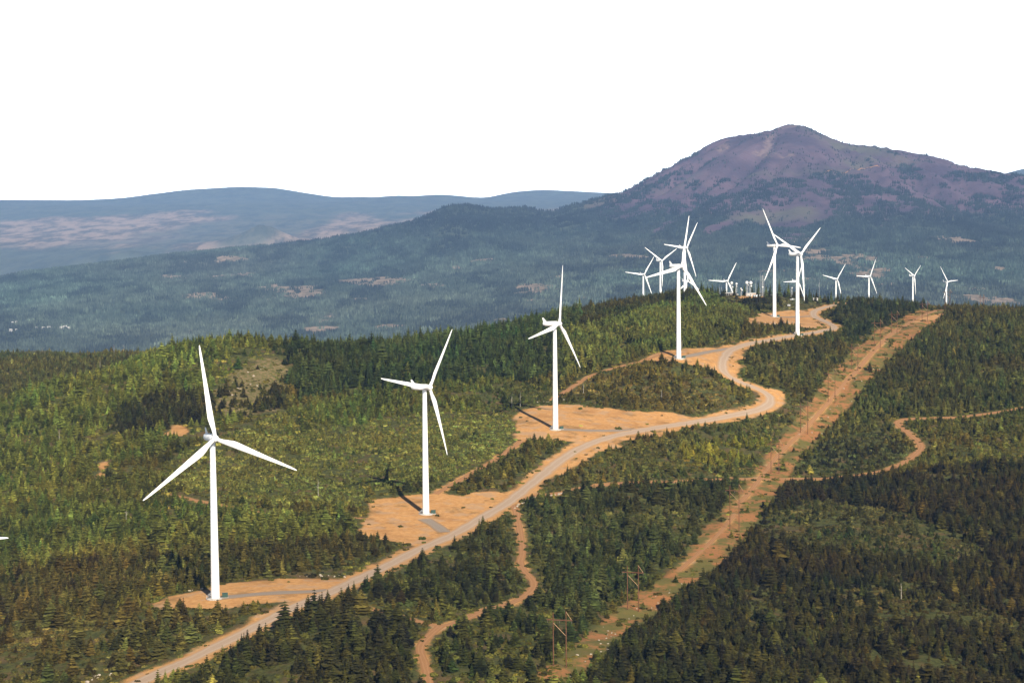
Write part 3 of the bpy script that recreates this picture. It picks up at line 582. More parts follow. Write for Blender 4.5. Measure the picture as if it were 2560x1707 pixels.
# ------------------------------------------------------------------ wind turbines
WHITE = plain('turbine_white', (0.80, 0.80, 0.79), 0.45, 0.4, var=0.02, scale=0.3); CONC = plain('concrete', (0.42, 0.39, 0.35), 0.9)
DKGREEN = plain('transformer_green', (0.025, 0.06, 0.045), 0.5, 0.4); STEEL = plain('galvanised_steel', (0.42, 0.43, 0.44), 0.5, 0.5, 0.3)
DOORG = plain('door_grey', (0.35, 0.36, 0.38), 0.6)
def turbine_meshes():
    M = {}
    M['tower'] = MB().lathe([(2.15, -2.0), (2.15, 0), (2.13, 2), (2.02, 14), (1.86, 30), (1.85, 30.15), (1.70, 46), (1.52, 62), (1.51, 62.15), (1.32, 78.4)], 32).mesh('tower', WHITE)
    M['foundation'] = MB().lathe([(4.6, -1.6), (4.6, 0.10), (4.2, 0.22), (2.5, 0.26)], 32).mesh('foundation', CONC)
    d = MB(); d.box((0, -2.13, 3.0), (1.0, 0.16, 2.3)); M['door'] = d.mesh('door', DOORG, 0)
    st = MB()
    for i in range(5): st.box((-0.0, -4.4+i*0.4, 0.35+i*0.34), (1.3, 0.42, 0.08))
    st.box((0, -2.5, 1.75), (1.6, 0.9, 0.1))
    for sx in (-0.7, 0.7): st.tube((sx, -4.5, 1.2), (sx, -2.2, 2.9), 0.05, n=5).tube((sx, -4.5, 0), (sx, -4.5, 1.2), 0.05, n=5).tube((sx, -2.6, 0), (sx, -2.6, 2.7), 0.05, n=5)
    M['entry_stairs'] = st.mesh('entry_stairs', STEEL, 0)
    rings = []
    for y, rx, rz, zc in ((-2.4, 1.45, 1.45, 0), (-2.0, 1.72, 1.75, 0), (0, 1.85, 1.92, 0), (4, 1.85, 1.92, 0), (7.2, 1.78, 1.8, .05), (9.0, 1.6, 1.55, .15), (9.7, 1.3, 1.2, .2), (9.9, .8, .7, .22)):
        ring = []
        for i in range(24):
            a = 2*math.pi*i/24; ca, sa = math.cos(a), math.sin(a); e = 0.72
            ring.append((rx*math.copysign(abs(ca)**e, ca), y, zc+rz*math.copysign(abs(sa)**e, sa)))
        rings.append(ring)
    M['nacelle'] = MB().loft(rings).lathe([(1.36, -2.2), (1.5, -1.2)], 24).mesh('nacelle', WHITE, 45)
    f = MB(); prof = [(6.9, 1.6), (9.7, 1.2), (10.6, 4.7), (9.7, 4.7)]
    f.loft([[(x, y, z) for y, z in prof] for x in (-0.16, 0.16)]); M['tail_fin'] = f.mesh('tail_fin', WHITE, 0)
    M['hub'] = MB().lathe([(1.5, -1.7), (1.72, -1.2), (1.78, 0), (1.7, .8), (1.35, 1.5), (.8, 1.95), (.25, 2.12), (0.02, 2.13)], 24, 'y').mesh('hub', WHITE, 50)
    st = ((1.1, 2.0, 1.0, .5, 14), (3.0, 2.0, 1.0, .5, 14), (5.0, 2.3, .78, .44, 13), (7.5, 2.95, .52, .36, 11.5), (10.2, 3.4, .37, .30, 10), (13.5, 3.2, .30, .30, 8), (20, 2.62, .25, .30, 5), (28, 2.02, .21, .30, 3), (36, 1.5, .18, .3, 1.5), (42, 1.1, .17, .3, .5), (45, .75, .16, .32, 0), (46.2, .42, .16, .36, 0), (46.5, .12, .16, .4, 0))
    rings = []
    for z, c, th, ax, tw in st:
        t = R(tw+3); ring = []
        for i in range(16):
            a = 2*math.pi*i/16; s_ = (1-math.cos(a))/2; x = c*(ax-s_); y = c*th*0.5*math.sin(a)*(1.0 if th > .9 else (1.25-0.85*s_))
            ring.append((x*math.cos(t)-y*math.sin(t), x*math.sin(t)+y*math.cos(t)+1.6*(z/46.5)**2, z))
        rings.append(ring[::-1])
    M['blade'] = MB().loft(rings).mesh('blade', WHITE, 50)
    return M
TM = turbine_meshes()
TURB = [  # hub pixel in the photograph, forward distance, yaw, rotor phase, label
 ((537.7, 1095.8), 979, 27.6, 113.6, 'white wind turbine on the pad beside scattered boulders, one blade nearly upright'),
 ((1073.9, 968.4), 1246, 55.2, 41.5, 'white wind turbine on broad tan pad opposite the winding dirt track junction'),
 ((1398.4, 808.7), 1499, 59.6, 19.7, 'white wind turbine on the long bare pad inside the gravel road bend'),
 ((1704.5, 664.6), 1723, 42.8, 19.6, 'white wind turbine on the pad at the upper hairpin of the gravel road'),
 ((2002.1, 634.9), 1959, 46.3, 56.8, 'white wind turbine standing right at the roadside, rotor forming a Y'),
 ((1943.2, 614.2), 2229, 45.9, 94.3, 'white wind turbine on the stony pad below the antenna hilltop'),
 ((1610.7, 686), 4103, 30.4, 37.6, 'distant white wind turbine behind the crest, outermost of the trio beside dense firs'),
 ((1654.8, 651.9), 3569, 40.1, 62.9, 'distant white wind turbine, two raised blades forming a Y, middle of a trio behind firs'),
 ((1716.8, 619.5), 2896, 42.0, 37.7, 'tall white wind turbine just behind the fir crest, one blade level'),
 ((1719.8, 702.9), 3730, 43.0, -1.0, 'distant white wind turbine mostly hidden behind another tower, hub just above the trees'),
 ((1818.8, 702.8), 4147, 27.6, 33.8, 'distant white wind turbine behind the low antenna buildings'),
 ((1994.5, 702.8), 4090, 45.0, 30.0, 'distant white wind turbine hidden behind a roadside turbine tower, only blades showing'),
 ((2093, 697.6), 4544, 37.2, 43.4, 'distant white wind turbine behind the firs, first beyond the antenna hilltop'),
 ((2175.6, 690.5), 4606, 38.9, 33.0, 'distant white wind turbine behind the firs with one blade level, second beyond the antenna hilltop'),
 ((2285.9, 689.6), 4840, 49.9, 57.4, 'distant white wind turbine forming a Y, behind the crest near the last power poles'),
 ((2369.4, 704.2), 5023, 42.4, 87.5, 'distant white wind turbine with one level blade, last beyond the power poles'),
 ((-222, 1362), 905, 35.0, 92.0, 'white wind turbine whose single blade tip reaches in over the forest'),
]
def build_turbine(i, hubpx, d, yaw, ph, label):
    dr = ray(np.array(hubpx[0]), np.array(hubpx[1])); hub = dr*d; psi = R(yaw)
    bx, by = hub[0]-4*math.sin(psi), hub[1]+4*math.cos(psi); zg = float(hz(bx, by)); zb = hub[2]+CAMZ-80
    if i < 6: zb = zg+0.05
    root = empty('wind_turbine', (bx, by, zb), psi, label=label, cat='wind turbine', group='wind turbines along the ridge')
    tw = link('tower', TM['tower'], parent=root); tw.scale[2] = 1.0
    if i < 6 or i == 16:
        link('foundation', TM['foundation'], parent=root); link('door', TM['door'], parent=tw); s = link('entry_stairs', TM['entry_stairs'], parent=root)
        for o in (s,): o.rotation_euler[2] = -psi-R(75)
        tw.children[0].rotation_euler[2] = -psi-R(75)
    nc = link('nacelle', TM['nacelle'], parent=root); nc.location = (0, 0, 80); nc.rotation_euler[0] = R(-2.5); link('tail_fin', TM['tail_fin'], parent=nc)
    hb = link('hub', TM['hub'], parent=root); hb.location = (0, -4, 80); hb.rotation_euler[0] = R(-5)
    for k in range(3):
        b = link('blade', TM['blade'], parent=root); b.location = (0, -4, 80)
        b.rotation_mode = 'QUATERNION'; b.rotation_quaternion = (Matrix.Rotation(R(-5), 3, 'X')@Matrix.Rotation(R(ph+120*k), 3, 'Y')).to_quaternion()
    if zb-zg > 1.0: tw.scale[2] = 1.0            # far bases stand on the hidden back slope
    return bx, by, zb
tb = [build_turbine(i, *t) for i, t in enumerate(TURB)]
for i, w in enumerate(('beside scattered boulders', 'opposite the winding dirt track junction', 'inside the gravel road bend', 'at the upper hairpin', 'at the roadside', 'on the stony pad below the antennas')):
    x, y, z = tb[i]; x += 4.6; y += 1.2
    r = empty('transformer_box', (x, y, float(hz(x, y))-0.05), R(12), label='green transformer box at the turbine '+w, cat='transformer', group='transformer boxes at turbine feet')
    MB().box((0, 0, 0.1), (3.2, 2.6, 0.3)).obj('concrete_base', CONC, r, 0); MB().box((0, 0.1, 1.25), (2.7, 1.7, 2.0)).box((0, 0.1, 2.3), (2.9, 1.9, 0.12)).obj('cabinet', DKGREEN, r, 0)
    c = MB()
    for k in range(6): c.box((-1.0+k*0.4, 1.1, 1.2), (0.08, 0.35, 1.4))
    c.obj('cooling_fins', DKGREEN, r, 0)
    for sx in (-0.66, 0.66): MB().box((sx, -0.79, 1.2), (1.2, 0.08, 1.7)).obj('door', DKGREEN, r, 0)

# ------------------------------------------------------------------ wooden H-frame power poles
WOOD = plain('pole_wood', (0.12, 0.055, 0.03), 0.9, 0.1, var=0.3); WOODL = plain('brace_wood', (0.36, 0.24, 0.13), 0.85, 0.1, var=0.2); GLASSI = plain('insulator', (0.12, 0.10, 0.09), 0.3, 0.5)
POLES = [((1286, 1530), 127, 'at the broad foot of the clearing'), ((1454, 1405), 104, 'second up the clearing, by the widening grass'), ((1687, 1216), 106, 'just below the cross track'), ((1780, 1088), 78, 'just above the cross track'), ((1847, 995), 72, 'beside the gravel road bend'),
         ((1910, 925), 76, 'on the bare strip above the road bend'), ((1963, 850), 60, 'by the lone round fir'), ((2015, 797), 63, 'halfway from lone fir to crest'), ((2054, 765), 50, 'beside dark taller firs near crest'), ((2124, 738), 46, 'on the red soil patch'), ((2176, 713), 47, 'on the grassy crest'), ((2255, 706), 38, 'among firs on the crest')]
pl_pts = []
for (p, h, w) in POLES:
    g = on_ground([p]); pl_pts.append((g[0], h*S*g[0][1]/F*1.0, w))
for i, (g, H, w) in enumerate(pl_pts):
    a = pl_pts[max(i-1, 0)][0]; b = pl_pts[min(i+1, len(pl_pts)-1)][0]; H = min(max(H, 18), 29)
    r = empty('power_pole', (g[0], g[1], float(hz(g[0], g[1]))-0.1), math.atan2(b[1]-a[1], b[0]-a[0])-math.pi/2, label='brown wooden H-frame power pole '+w, cat='power pole', group='H-frame power poles along the clearing')
    for sx in (-2.9, 2.9): MB().tube((sx, 0, -1.5), (sx, 0, H+(0.8 if sx > 0 else 0)), 0.26, 0.19).obj('pole', WOOD, r)
    MB().box((0, 0.26, H-3.2), (11.5, 0.2, 0.34)).box((0, -0.26, H-3.2), (11.5, 0.2, 0.34)).obj('crossarm', WOOD, r, 0)
    MB().tube((-2.8, 0.1, H-4.6), (2.8, 0.1, H-10.2), 0.12, n=6).obj('brace', WOODL, r)
    if i % 5 == 3: MB().tube((2.8, -0.1, H-4.6), (-2.8, -0.1, H-10.2), 0.13, n=6).obj('brace', WOOD, r)
    MB().tube((2.9, 0, H+0.6), (5.4, 0, H-3.0), 0.11, n=6).obj('arm_brace', WOODL, r)
    for sx in (-5.4, 0, 5.4):
        m = MB()
        for k in range(6): m.lathe([(0.05, -k*0.22), (0.17, -k*0.22-0.05), (0.14, -k*0.22-0.12), (0.04, -k*0.22-0.15)], 8, c=(sx, 0, H-3.35))
        m.obj('insulator', GLASSI, r)

# ------------------------------------------------------------------ antenna hilltop
SHEDW = plain('shed_white', (0.50, 0.48, 0.45), 0.6); SHEDB = plain('shed_blue_grey', (0.42, 0.52, 0.60), 0.6); SHEDO = plain('shed_tan', (0.55, 0.40, 0.30), 0.7); ROOFM = plain('roof_metal', (0.42, 0.41, 0.39), 0.5, 0.5); DARKW = plain('dark_opening', (0.05, 0.05, 0.06), 0.6)
MAST = plain('mast_grey', (0.38, 0.38, 0.38), 0.6); DISH = plain('dish_white', (0.55, 0.55, 0.53), 0.5)
def site(px, depth):
    d = ray(np.array(px), np.array(735.)); x = d[0]/d[1]*depth; return x, depth, float(hz(x, depth))
def lattice(mb, h, w0, w1):
    for sx, sy in ((-1, -1), (1, -1), (1, 1), (-1, 1)): mb.tube((sx*w0, sy*w0, -0.5), (sx*w1, sy*w1, h), 0.13, n=5)
    n = max(3, int(h/3))
    for k in range(n):
        a, b = k/n, (k+1)/n; wa, wb = w0+(w1-w0)*a, w0+(w1-w0)*b; c = ((-1, -1), (1, -1), (1, 1), (-1, 1))
        for q in range(4):
            p, s = c[q], c[(q+1) % 4]; mb.tube((p[0]*wa, p[1]*wa, a*h), (s[0]*wb, s[1]*wb, b*h), 0.08, n=4)
def antenna_tower(px, depth, h, dishes, label, w=1.0, name='antenna_tower'):
    r = empty(name, site(px, depth), R(8), label=label, cat='antenna tower', group='antenna towers on the hilltop')
    m = MB(); lattice(m, h, w, w*0.7); m.obj('lattice_mast', MAST, r, 0)
    for (dx, z, rad) in dishes:
        d = MB().lathe([(rad*.2, -rad*.55), (rad*.8, -rad*.35), (rad, -0.1), (rad, rad*.35), (rad*.9, rad*.5), (rad*.3, rad*.62)], 18, 'y').obj('dish', DISH, r, 45); d.location = (dx, -w-0.6, z)
        MB().tube((0, 0.3, 0), (0, w+0.6, 0), 0.12, n=5).obj('dish_mount', MAST, d, 0)
def mast(px, depth, h, label, rad=0.16):
    r = empty('radio_mast', site(px, depth), 0, label=label, cat='mast', group='thin radio masts on the hilltop')
    MB().tube((0, 0, -0.5), (0, 0, h*0.8), rad, rad*0.8, 6).obj('pole', MAST, r); MB().tube((0, 0, h*0.8), (0, 0, h), rad*0.45, rad*0.3, 5).obj('whip', MAST, r)
    m = MB()
    for k in range(3): m.box((0, 0, h*(0.45+0.15*k)), (1.2, 0.1, 0.1))
    m.obj('antenna_arm', MAST, r, 0)
antenna_tower(1829, 2432, 17, [(-0.3, 16, 1.6), (0.9, 11, .8)], 'lattice tower topped by a single large round dish, beside the tan columned building', 0.9)
antenna_tower(1840.5, 2445, 16, [(0, 15.0, 1.3), (0.2, 12, .8)], 'lattice tower with two small stacked dishes between firs', 0.8)
antenna_tower(1853, 2436, 10, [(-0.6, 9.2, 0.9), (0.6, 7.3, 1.0)], 'short tower carrying two small dishes', 0.5)
antenna_tower(1868, 2440, 17.5, [(-0.8, 16.5, 1.9), (1.0, 13.4, .7)], 'lattice tower with big horn dish beside its taller-dished twin', 0.8)
antenna_tower(1875.5, 2442, 17.5, [(0.3, 16.5, 2.0), (0.9, 12.6, 1.1)], 'lattice tower with the biggest dish and one smaller dish below it', 0.8)
antenna_tower(1906, 2448, 26, [(0, 11.5, 1.0)], 'tall dark lattice tower with one dish at mid height', 0.7)
antenna_tower(1979, 2440, 13, [(0.4, 12, 0.7)], 'squat lattice tower by the parked white truck', 0.8)
for px, d, h, l in ((1799, 2425, 13, 'thin bare mast beside blue-grey shed, outer of two'), (1804, 2427, 13, 'thin bare mast beside blue-grey shed, inner of two'), (1889.6, 2440, 20, 'thin mast rising alone between dish towers and the tall lattice tower'), (1900.5, 2450, 33, 'tallest thin whip mast by the dark lattice tower'), (1910, 2452, 33, 'tall whip mast just past the dark lattice tower'),
                    (1900, 2425, 10, 'short mast in front of blue equipment shelter'), (2048, 2420, 28, 'tall thin mast standing alone by white shed beyond the truck')):
    mast(px, d, h, l)
def shed(px, depth, size, mat, label, rz=0.1, gable=False, openings=2):
    r = empty('equipment_shed', site(px, depth), rz, label=label, cat='shed', group='equipment sheds on the hilltop'); w, d, h = size
    MB().box((0, 0, h/2-0.4), (w, d, h+0.8)).obj('wall', mat, r, 0)
    if gable: MB().loft([[(x, -d/2-.3, h+.02), (x, d/2+.3, h+.02), (x, 0, h+d*.22)] for x in (-w/2-.3, w/2+.3)]).obj('roof', ROOFM, r, 0)
    else: MB().box((0, 0, h+0.12), (w+0.5, d+0.5, 0.22)).obj('roof', ROOFM, r, 0)
    for k in range(openings):
        x = -w/2+w*(k+0.5)/openings
        if k == 0: MB().box((x, -d/2-0.03, 1.05), (1.0, 0.08, 2.1)).obj('door', DARKW, r, 0)
        else: MB().box((x, -d/2-0.03, h*0.6), (1.1, 0.08, 0.9)).obj('window', DARKW, r, 0)
shed(1805, 2420, (5, 3.5, 2.8), SHEDB, 'small blue-grey equipment shed beside two bare masts'); shed(1872, 2430, (7.5, 4, 3.2), SHEDW, 'white gabled shed below the twin dish towers', 0.25, True); shed(1883, 2436, (6.5, 4, 3.6), SHEDO, 'cream shed joined by the tall thin mast', -.1, True)
shed(1892, 2426, (9, 3, 2.2), SHEDB, 'long low blue-grey equipment shelter'); shed(1924, 2428, (3.4, 3, 3), SHEDO, 'little tan hut behind the stony pad'); shed(2038, 2415, (6, 4, 3), SHEDW, 'plain white shed near the tall lone mast'); shed(1972, 2330, (3, 2.4, 2.6), SHEDW, 'small white cabinet hut below the parked truck', 0, False, 1); shed(1841, 2424, (4, 3, 2.4), SHEDW, 'low white hut beside the tan columned building')
r = empty('columned_building', site(1822, 2428), 0.08, label='tan and white building with open dark columned front on hilltop', cat='building')
MB().box((0, 1, 1.6), (12, 4, 4.2)).obj('wall', SHEDO, r, 0); MB().box((0, -0.2, 4.0), (12.8, 7, 0.5)).obj('roof', SHEDW, r, 0); MB().box((-1.5, -1.05, 1.7), (5, 0.1, 3)).obj('opening', DARKW, r, 0)
for k in range(6): MB().box((-5.6+k*2.2, -3.2, 1.6), (0.35, 0.35, 4.4)).obj('column', SHEDW, r, 0)
def truck(px, depth, rz, label):
    r = empty('parked_truck', site(px, depth), rz, label=label, cat='truck'); W = plain('truck_white', (0.75, 0.75, 0.74), 0.35, 0.5)
    MB().loft([[(-2.9, y, .55), (2.9, y, .55), (2.9, y, 1.15), (1.6, y, 1.25), (0.9, y, 1.95), (-0.6, y, 1.95), (-0.8, y, 1.2), (-2.9, y, 1.2)] for y in (-.95, .95)]).obj('body', W, r, 0)
    MB().loft([[(1.45, y, 1.28), (0.9, y, 1.82), (-.45, y, 1.82), (-.55, y, 1.28)] for y in (-.97, .97)]).obj('window', DARKW, r, 0)
    for x in (-1.9, 1.9):
        for y in (-.95, .95): MB().lathe([(.4, -.14), (.42, 0), (.4, .14)], 14, 'y', (x, y, .4)).obj('wheel', DARKW, r)
truck(1981, 2405, 2.7, 'white pickup truck parked by the squat lattice tower')

# ------------------------------------------------------------------ boulders
ROCK, nt, b_ = newmat('pale_rock'); n_ = noise(nt, 2.0, 5, 0.65); nt.links.new(mixc(nt, maprange(nt, n_, .3, .7), (0.28, 0.23, 0.17), (0.47, 0.41, 0.32)), b_.inputs['Base Color'])
def rock_mesh(seed):
    bm = bmesh.new(); bmesh.ops.create_icosphere(bm, subdivisions=2, radius=1); rn = random.Random(seed); ax = [Vector((rn.gauss(0, 1), rn.gauss(0, 1), rn.gauss(0, 1))).normalized() for _ in range(9)]; dd = [rn.uniform(.6, .85) for _ in ax]
    for v in bm.verts:
        for a, d in zip(ax, dd):
            q = v.co.dot(a)
            if q > d: v.co -= a*(q-d)
        v.co.x *= 1.25; v.co.z *= .75
    me = bpy.data.meshes.new('boulder'); bm.to_mesh(me); bm.free(); me.materials.append(ROCK); return me
rocks = [rock_mesh(s) for s in range(4)]
def boulders(pxs, n, jit, size, label, group):
    L = smooth_line(on_ground(pxs), 1.0)
    for i in range(n):
        p = L[int((i+random.random()*.8)/n*(len(L)-1))]+np.array([random.gauss(0, jit), random.gauss(0, jit)]); s = random.uniform(*size)
        o = link('boulder', rocks[i % 4], label=label, cat='boulder', group=group); o.location = (p[0], p[1], float(hz(p[0], p[1]))+s*.25); o.rotation_euler = (random.uniform(-.3, .3), random.uniform(-.3, .3), random.uniform(0, 6)); o.scale = (s, s*random.uniform(.7, 1), s*random.uniform(.7, 1))
boulders([(300, 1396), (350, 1368), (400, 1360), (470, 1352)], 16, .9, (.6, 1.3), 'pale boulder on the pad edge under the forest, near turbine shadow', 'boulders along the first pad edge')
boulders([(690, 1326), (745, 1325), (800, 1327)], 9, .7, (.4, .9), 'pale boulder at the pad end by the gravel drive', 'boulders by the gravel drive')
boulders([(200, 1568), (240, 1554), (285, 1545)], 13, 1.3, (.5, 1.1), 'pale boulder in the roadside rubble pile', 'boulders at the lower roadside')
boulders([(1183, 1168), (1195, 1158), (1215, 1150), (1245, 1142), (1290, 1134), (1310, 1128)], 34, .5, (.6, 1.1), 'pale boulder in the row edging the dirt track junction', 'boulders edging the track junction')
boulders([(1712, 742), (1740, 745), (1790, 742), (1820, 740)], 26, 3.5, (.5, 1.2), 'pale boulder on the stony bank of the upper pad', 'boulders on the stony bank')
boulders([(1400, 1460), (1440, 1430), (1500, 1380), (1560, 1340)], 22, 4.5, (.25, .6), 'pale boulder strewn in the power line clearing', 'boulders in the clearing')
boulders([(1240, 925), (1270, 922), (1300, 915)], 12, 1.6, (.5, 1.0), 'pale boulder behind the long bare pad', 'boulders behind the long pad')
boulders([(1330, 1555), (1380, 1490), (1420, 1440)], 14, 4.0, (.4, .8), 'small pale boulder among grass at the clearing foot', 'boulders at the clearing foot')
boulders([(520, 905), (570, 890), (600, 870), (620, 850)], 14, 12, (.6, 1.3), 'pale rock in the open glade on the hill', 'rocks in the glade')
boulders([(2020, 845), (1995, 860), (1900, 960), (1830, 1010)], 16, 6, (.4, .9), 'pale boulder beside the upper pole line', 'boulders by the upper pole line')

# ------------------------------------------------------------------ trees on the ridge
C_DARK = (0.0274, 0.0284, 0.0065); C_GREEN = (0.0490, 0.0581, 0.0105); C_OLIVE = (0.0662, 0.0607, 0.0110); C_YEL = (0.1080, 0.0924, 0.0130); C_BRN = (0.038, 0.034, 0.008)
GAIN = {'hill': 1.55, 'hollow': 1.0, 'glade': 1.1, 'gladefirs': 1.0, 'crest': 1.25, 'brush': 1.35, 'brushtop': 1.35, 'forest': 1.55, 'forestfoot': 1.2, 'verge': 1.15, 'wedge': 1.05, 'middle': 1.1, 'east': 0.74, 'eastbrush': 0.95, 'eastbrush2': 0.9, 'pocket': 0.95, 'eastupper': 1.2, 'roadside': 1.25, 'island': 1.3, 'lower': 1.3, 'bright': 1.05, 'slope': 1.55, 'stand': 0.9}  # the east gain also paints the corner vignette into the fir tint
REG = [  # name, polygon in view pixels, trees, height, tint, shrubs, shrub tint
 ('hill', [(-50, 945), (200, 862), (460, 780), (700, 780), (660, 900), (560, 960), (420, 1020), (-50, 1200)], .80, 8.5, C_GREEN, .3, C_OLIVE),
 ('hollow', [(240, 1000), (280, 940), (400, 900), (500, 915), (500, 960), (330, 1000)], .9, 10, C_DARK, .2, C_DARK),
 ('backhill', [(-50, 800), (460, 780), (200, 862), (-50, 945)], .62, 6.5, (0.052, 0.054, 0.013), .5, (0.06, 0.056, 0.014)),
 ('glade', [(490, 905), (540, 850), (610, 822), (660, 830), (672, 880), (640, 950), (560, 960), (490, 955)], .22, 9, C_DARK, .25, C_OLIVE),
 ('gladefirs', [(590, 930), (640, 880), (660, 900), (640, 950), (590, 955)], .9, 9, C_DARK, .2, C_DARK),
 ('crest', [(620, 800), (860, 770), (1050, 755), (1330, 700), (1330, 850), (1200, 880), (1000, 885), (800, 900), (690, 920), (650, 860)], .97, 11, (0.0259, 0.0383, 0.0100), .1, C_DARK),
 ('brush', [(480, 1010), (650, 945), (800, 915), (1180, 880), (1190, 1010), (1060, 1100), (840, 1130), (825, 1175), (500, 1150), (330, 1090)], .55, 3.4, (0.066, 0.074, 0.015), .85, (0.078, 0.078, 0.016)),
 ('brushtop', [(640, 960), (800, 900), (1180, 870), (1180, 930), (900, 960), (650, 1000)], .75, 6.5, (0.0612, 0.0693, 0.0130), .5, C_OLIVE),
 ('forest', [(-50, 1180), (330, 1085), (500, 1165), (840, 1195), (820, 1255), (740, 1322), (560, 1330), (300, 1375), (200, 1420), (-50, 1470)], .96, 8.2, (0.044, 0.049, 0.0095), .15, C_OLIVE),
 ('forestfoot', [(-50, 1330), (200, 1300), (430, 1270), (560, 1260), (860, 1240), (940, 1250), (740, 1330), (560, 1330), (300, 1375), (200, 1430), (-50, 1480)], .9, 8, C_BRN, .25, C_BRN),
 ('verge', [(-50, 1440), (200, 1400), (330, 1400), (560, 1415), (520, 1450), (280, 1600), (-50, 1600)], .42, 8, C_BRN, .6, (0.0612, 0.0528, 0.0130)),
 ('vergetop', [(730, 1335), (860, 1262), (960, 1258), (900, 1290), (780, 1345)], .5, 7, C_BRN, .5, C_OLIVE),
 ('stand', [(400, 1600), (560, 1490), (700, 1395), (800, 1395), (990, 1455), (960, 1490), (970, 1600)], .85, 10, C_DARK, .3, C_OLIVE),
 ('wedge', [(740, 1375), (1150, 1195), (1178, 1180), (1190, 1280), (1215, 1340), (1190, 1372), (1050, 1408), (850, 1388)], .62, 8, C_DARK, .75, (0.0468, 0.0495, 0.0120)),
 ('middle', [(1195, 1170), (1350, 1125), (1700, 1110), (1660, 1200), (1600, 1250), (1440, 1370), (1260, 1510), (990, 1460), (1060, 1435), (1225, 1365), (1235, 1330), (1205, 1290)], .72, 8.5, (0.0288, 0.0343, 0.0090), .6, (0.0540, 0.0528, 0.0120)),
 ('middlefoot', [(985, 1470), (1100, 1430), (1260, 1400), (1330, 1440), (1200, 1600), (985, 1600)], .5, 8, C_DARK, .7, C_OLIVE),
 ('east', [(1330, 1600), (1440, 1460), (1700, 1270), (1800, 1110), (2400, 1060), (2400, 1600)], .86, 8, (0.0330, 0.0300, 0.0065), .4, (0.0430, 0.0390, 0.0090)),
 ('eastbrush', [(1760, 1190), (1850, 1150), (2080, 1180), (2260, 1260), (2200, 1310), (1950, 1260), (1800, 1250)], .35, 4.5, (0.0360, 0.0396, 0.0100), .85, (0.0612, 0.0541, 0.0150)),
 ('eastbrush2', [(1900, 1370), (2050, 1330), (2330, 1420), (2340, 1470), (2100, 1430)], .4, 6, C_DARK, .8, (0.0612, 0.0515, 0.0140)),
 ('pocket', [(1810, 1085), (1900, 1010), (2020, 985), (2090, 1030), (2050, 1070), (1960, 1085)], .45, 5, C_DARK, .85, (0.0432, 0.0462, 0.0120)),
 ('eastupper', [(1880, 1010), (1990, 905), (2050, 830), (2180, 712), (2400, 690), (2400, 955), (2080, 962), (2050, 985)], .88, 8, (0.0418, 0.0436, 0.0100), .4, C_OLIVE),
 ('roadside', [(1690, 800), (1950, 750), (2010, 745), (1960, 800), (1900, 860), (1850, 915), (1780, 880), (1700, 865)], .72, 7, (0.0446, 0.0449, 0.0100), .6, C_OLIVE),
 ('island', [(1290, 905), (1360, 865), (1480, 830), (1640, 870), (1720, 910), (1690, 940), (1550, 950)], .5, 6, C_OLIVE, .85, (0.0756, 0.0594, 0.0150)),
 ('lower', [(1330, 1105), (1400, 1050), (1690, 965), (1840, 910), (1830, 990), (1740, 1090), (1500, 1105)], .55, 5.5, (0.0446, 0.0495, 0.0110), .85, (0.0612, 0.0561, 0.0120)),
 ('bright', [(1560, 1030), (1700, 1010), (1780, 1005), (1720, 1070), (1580, 1070)], .7, 5.5, (0.0936, 0.0990, 0.0130), .6, C_YEL),
 ('slope', [(1290, 770), (1450, 690), (1560, 660), (1720, 700), (1720, 735), (1690, 785), (1480, 815), (1290, 880)], .9, 7.5, (0.0475, 0.0581, 0.0120), .4, (0.0864, 0.0726, 0.0150)),
 ('slopetop', [(1330, 720), (1480, 665), (1640, 655), (1600, 690), (1480, 715), (1330, 760)], .95, 9, C_DARK, .2, C_DARK),
 ('hilltop', [(1620, 655), (1900, 655), (1960, 690), (1900, 712), (1690, 705), (1630, 690)], .035, 11, C_DARK, .35, (0.0540, 0.0429, 0.0130)),
 ('underhill', [(1700, 690), (1830, 690), (1840, 712), (1720, 722)], .75, 8, C_DARK, .5, C_OLIVE),
 ('skyfirs', [(1915, 725), (1960, 696), (2000, 684), (2180, 690), (2120, 712), (2040, 750), (1960, 790), (1905, 745)], .8, 10, (0.0245, 0.0304, 0.0090), .5, C_OLIVE),
 ('shade', [(1100, 905), (1180, 872), (1275, 890), (1275, 925), (1190, 948), (1110, 955)], .5, 4.0, (0.055, 0.060, 0.013), .7, (0.065, 0.064, 0.015)),
 ('hilltop', [(1795, 686), (1965, 686), (1948, 703), (1885, 713), (1795, 714)], .05, 9, C_DARK, .4, (0.06, 0.055, 0.018)),
]
REG = [(q[0], q[1], q[2], q[3], tuple(v*GAIN.get(q[0], 1.1)*k for v, k in zip(q[4], (1.06, 1, .9))), q[5], tuple(v*GAIN.get(q[0], 1.1) for v in q[6])) for q in REG]
LAB = {'verge': ('bushy dark fir on the grassy verge between turbine pad and gravel road', 'firs on the verge'), 'stand': ('dark conical fir in the dense stand between gravel road and forked dirt track', 'firs in the stand by the fork'),
 'wedge': ('dark fir in the wedge between gravel road and winding dirt track', 'firs in the road wedge'), 'middle': ('fir in the wood between winding dirt track and power poles', 'firs between track and poles'), 'middlefoot': ('dark fir in the open wood between forked dirt track and first power pole', 'firs by the first pole'),
 'east': ('slender dark fir in the large forest across the power line clearing', 'firs across the clearing'), 'forestfoot': ('dark olive fir at the forest edge above the boulder-lined turbine pad', 'firs at the forest edge'), 'forest': ('green fir in the dense forest behind the boulder-lined turbine pad', 'firs in the forest behind the pad'), 'default': ('fir tree scattered along the ridge beside bare ground', 'scattered firs')}
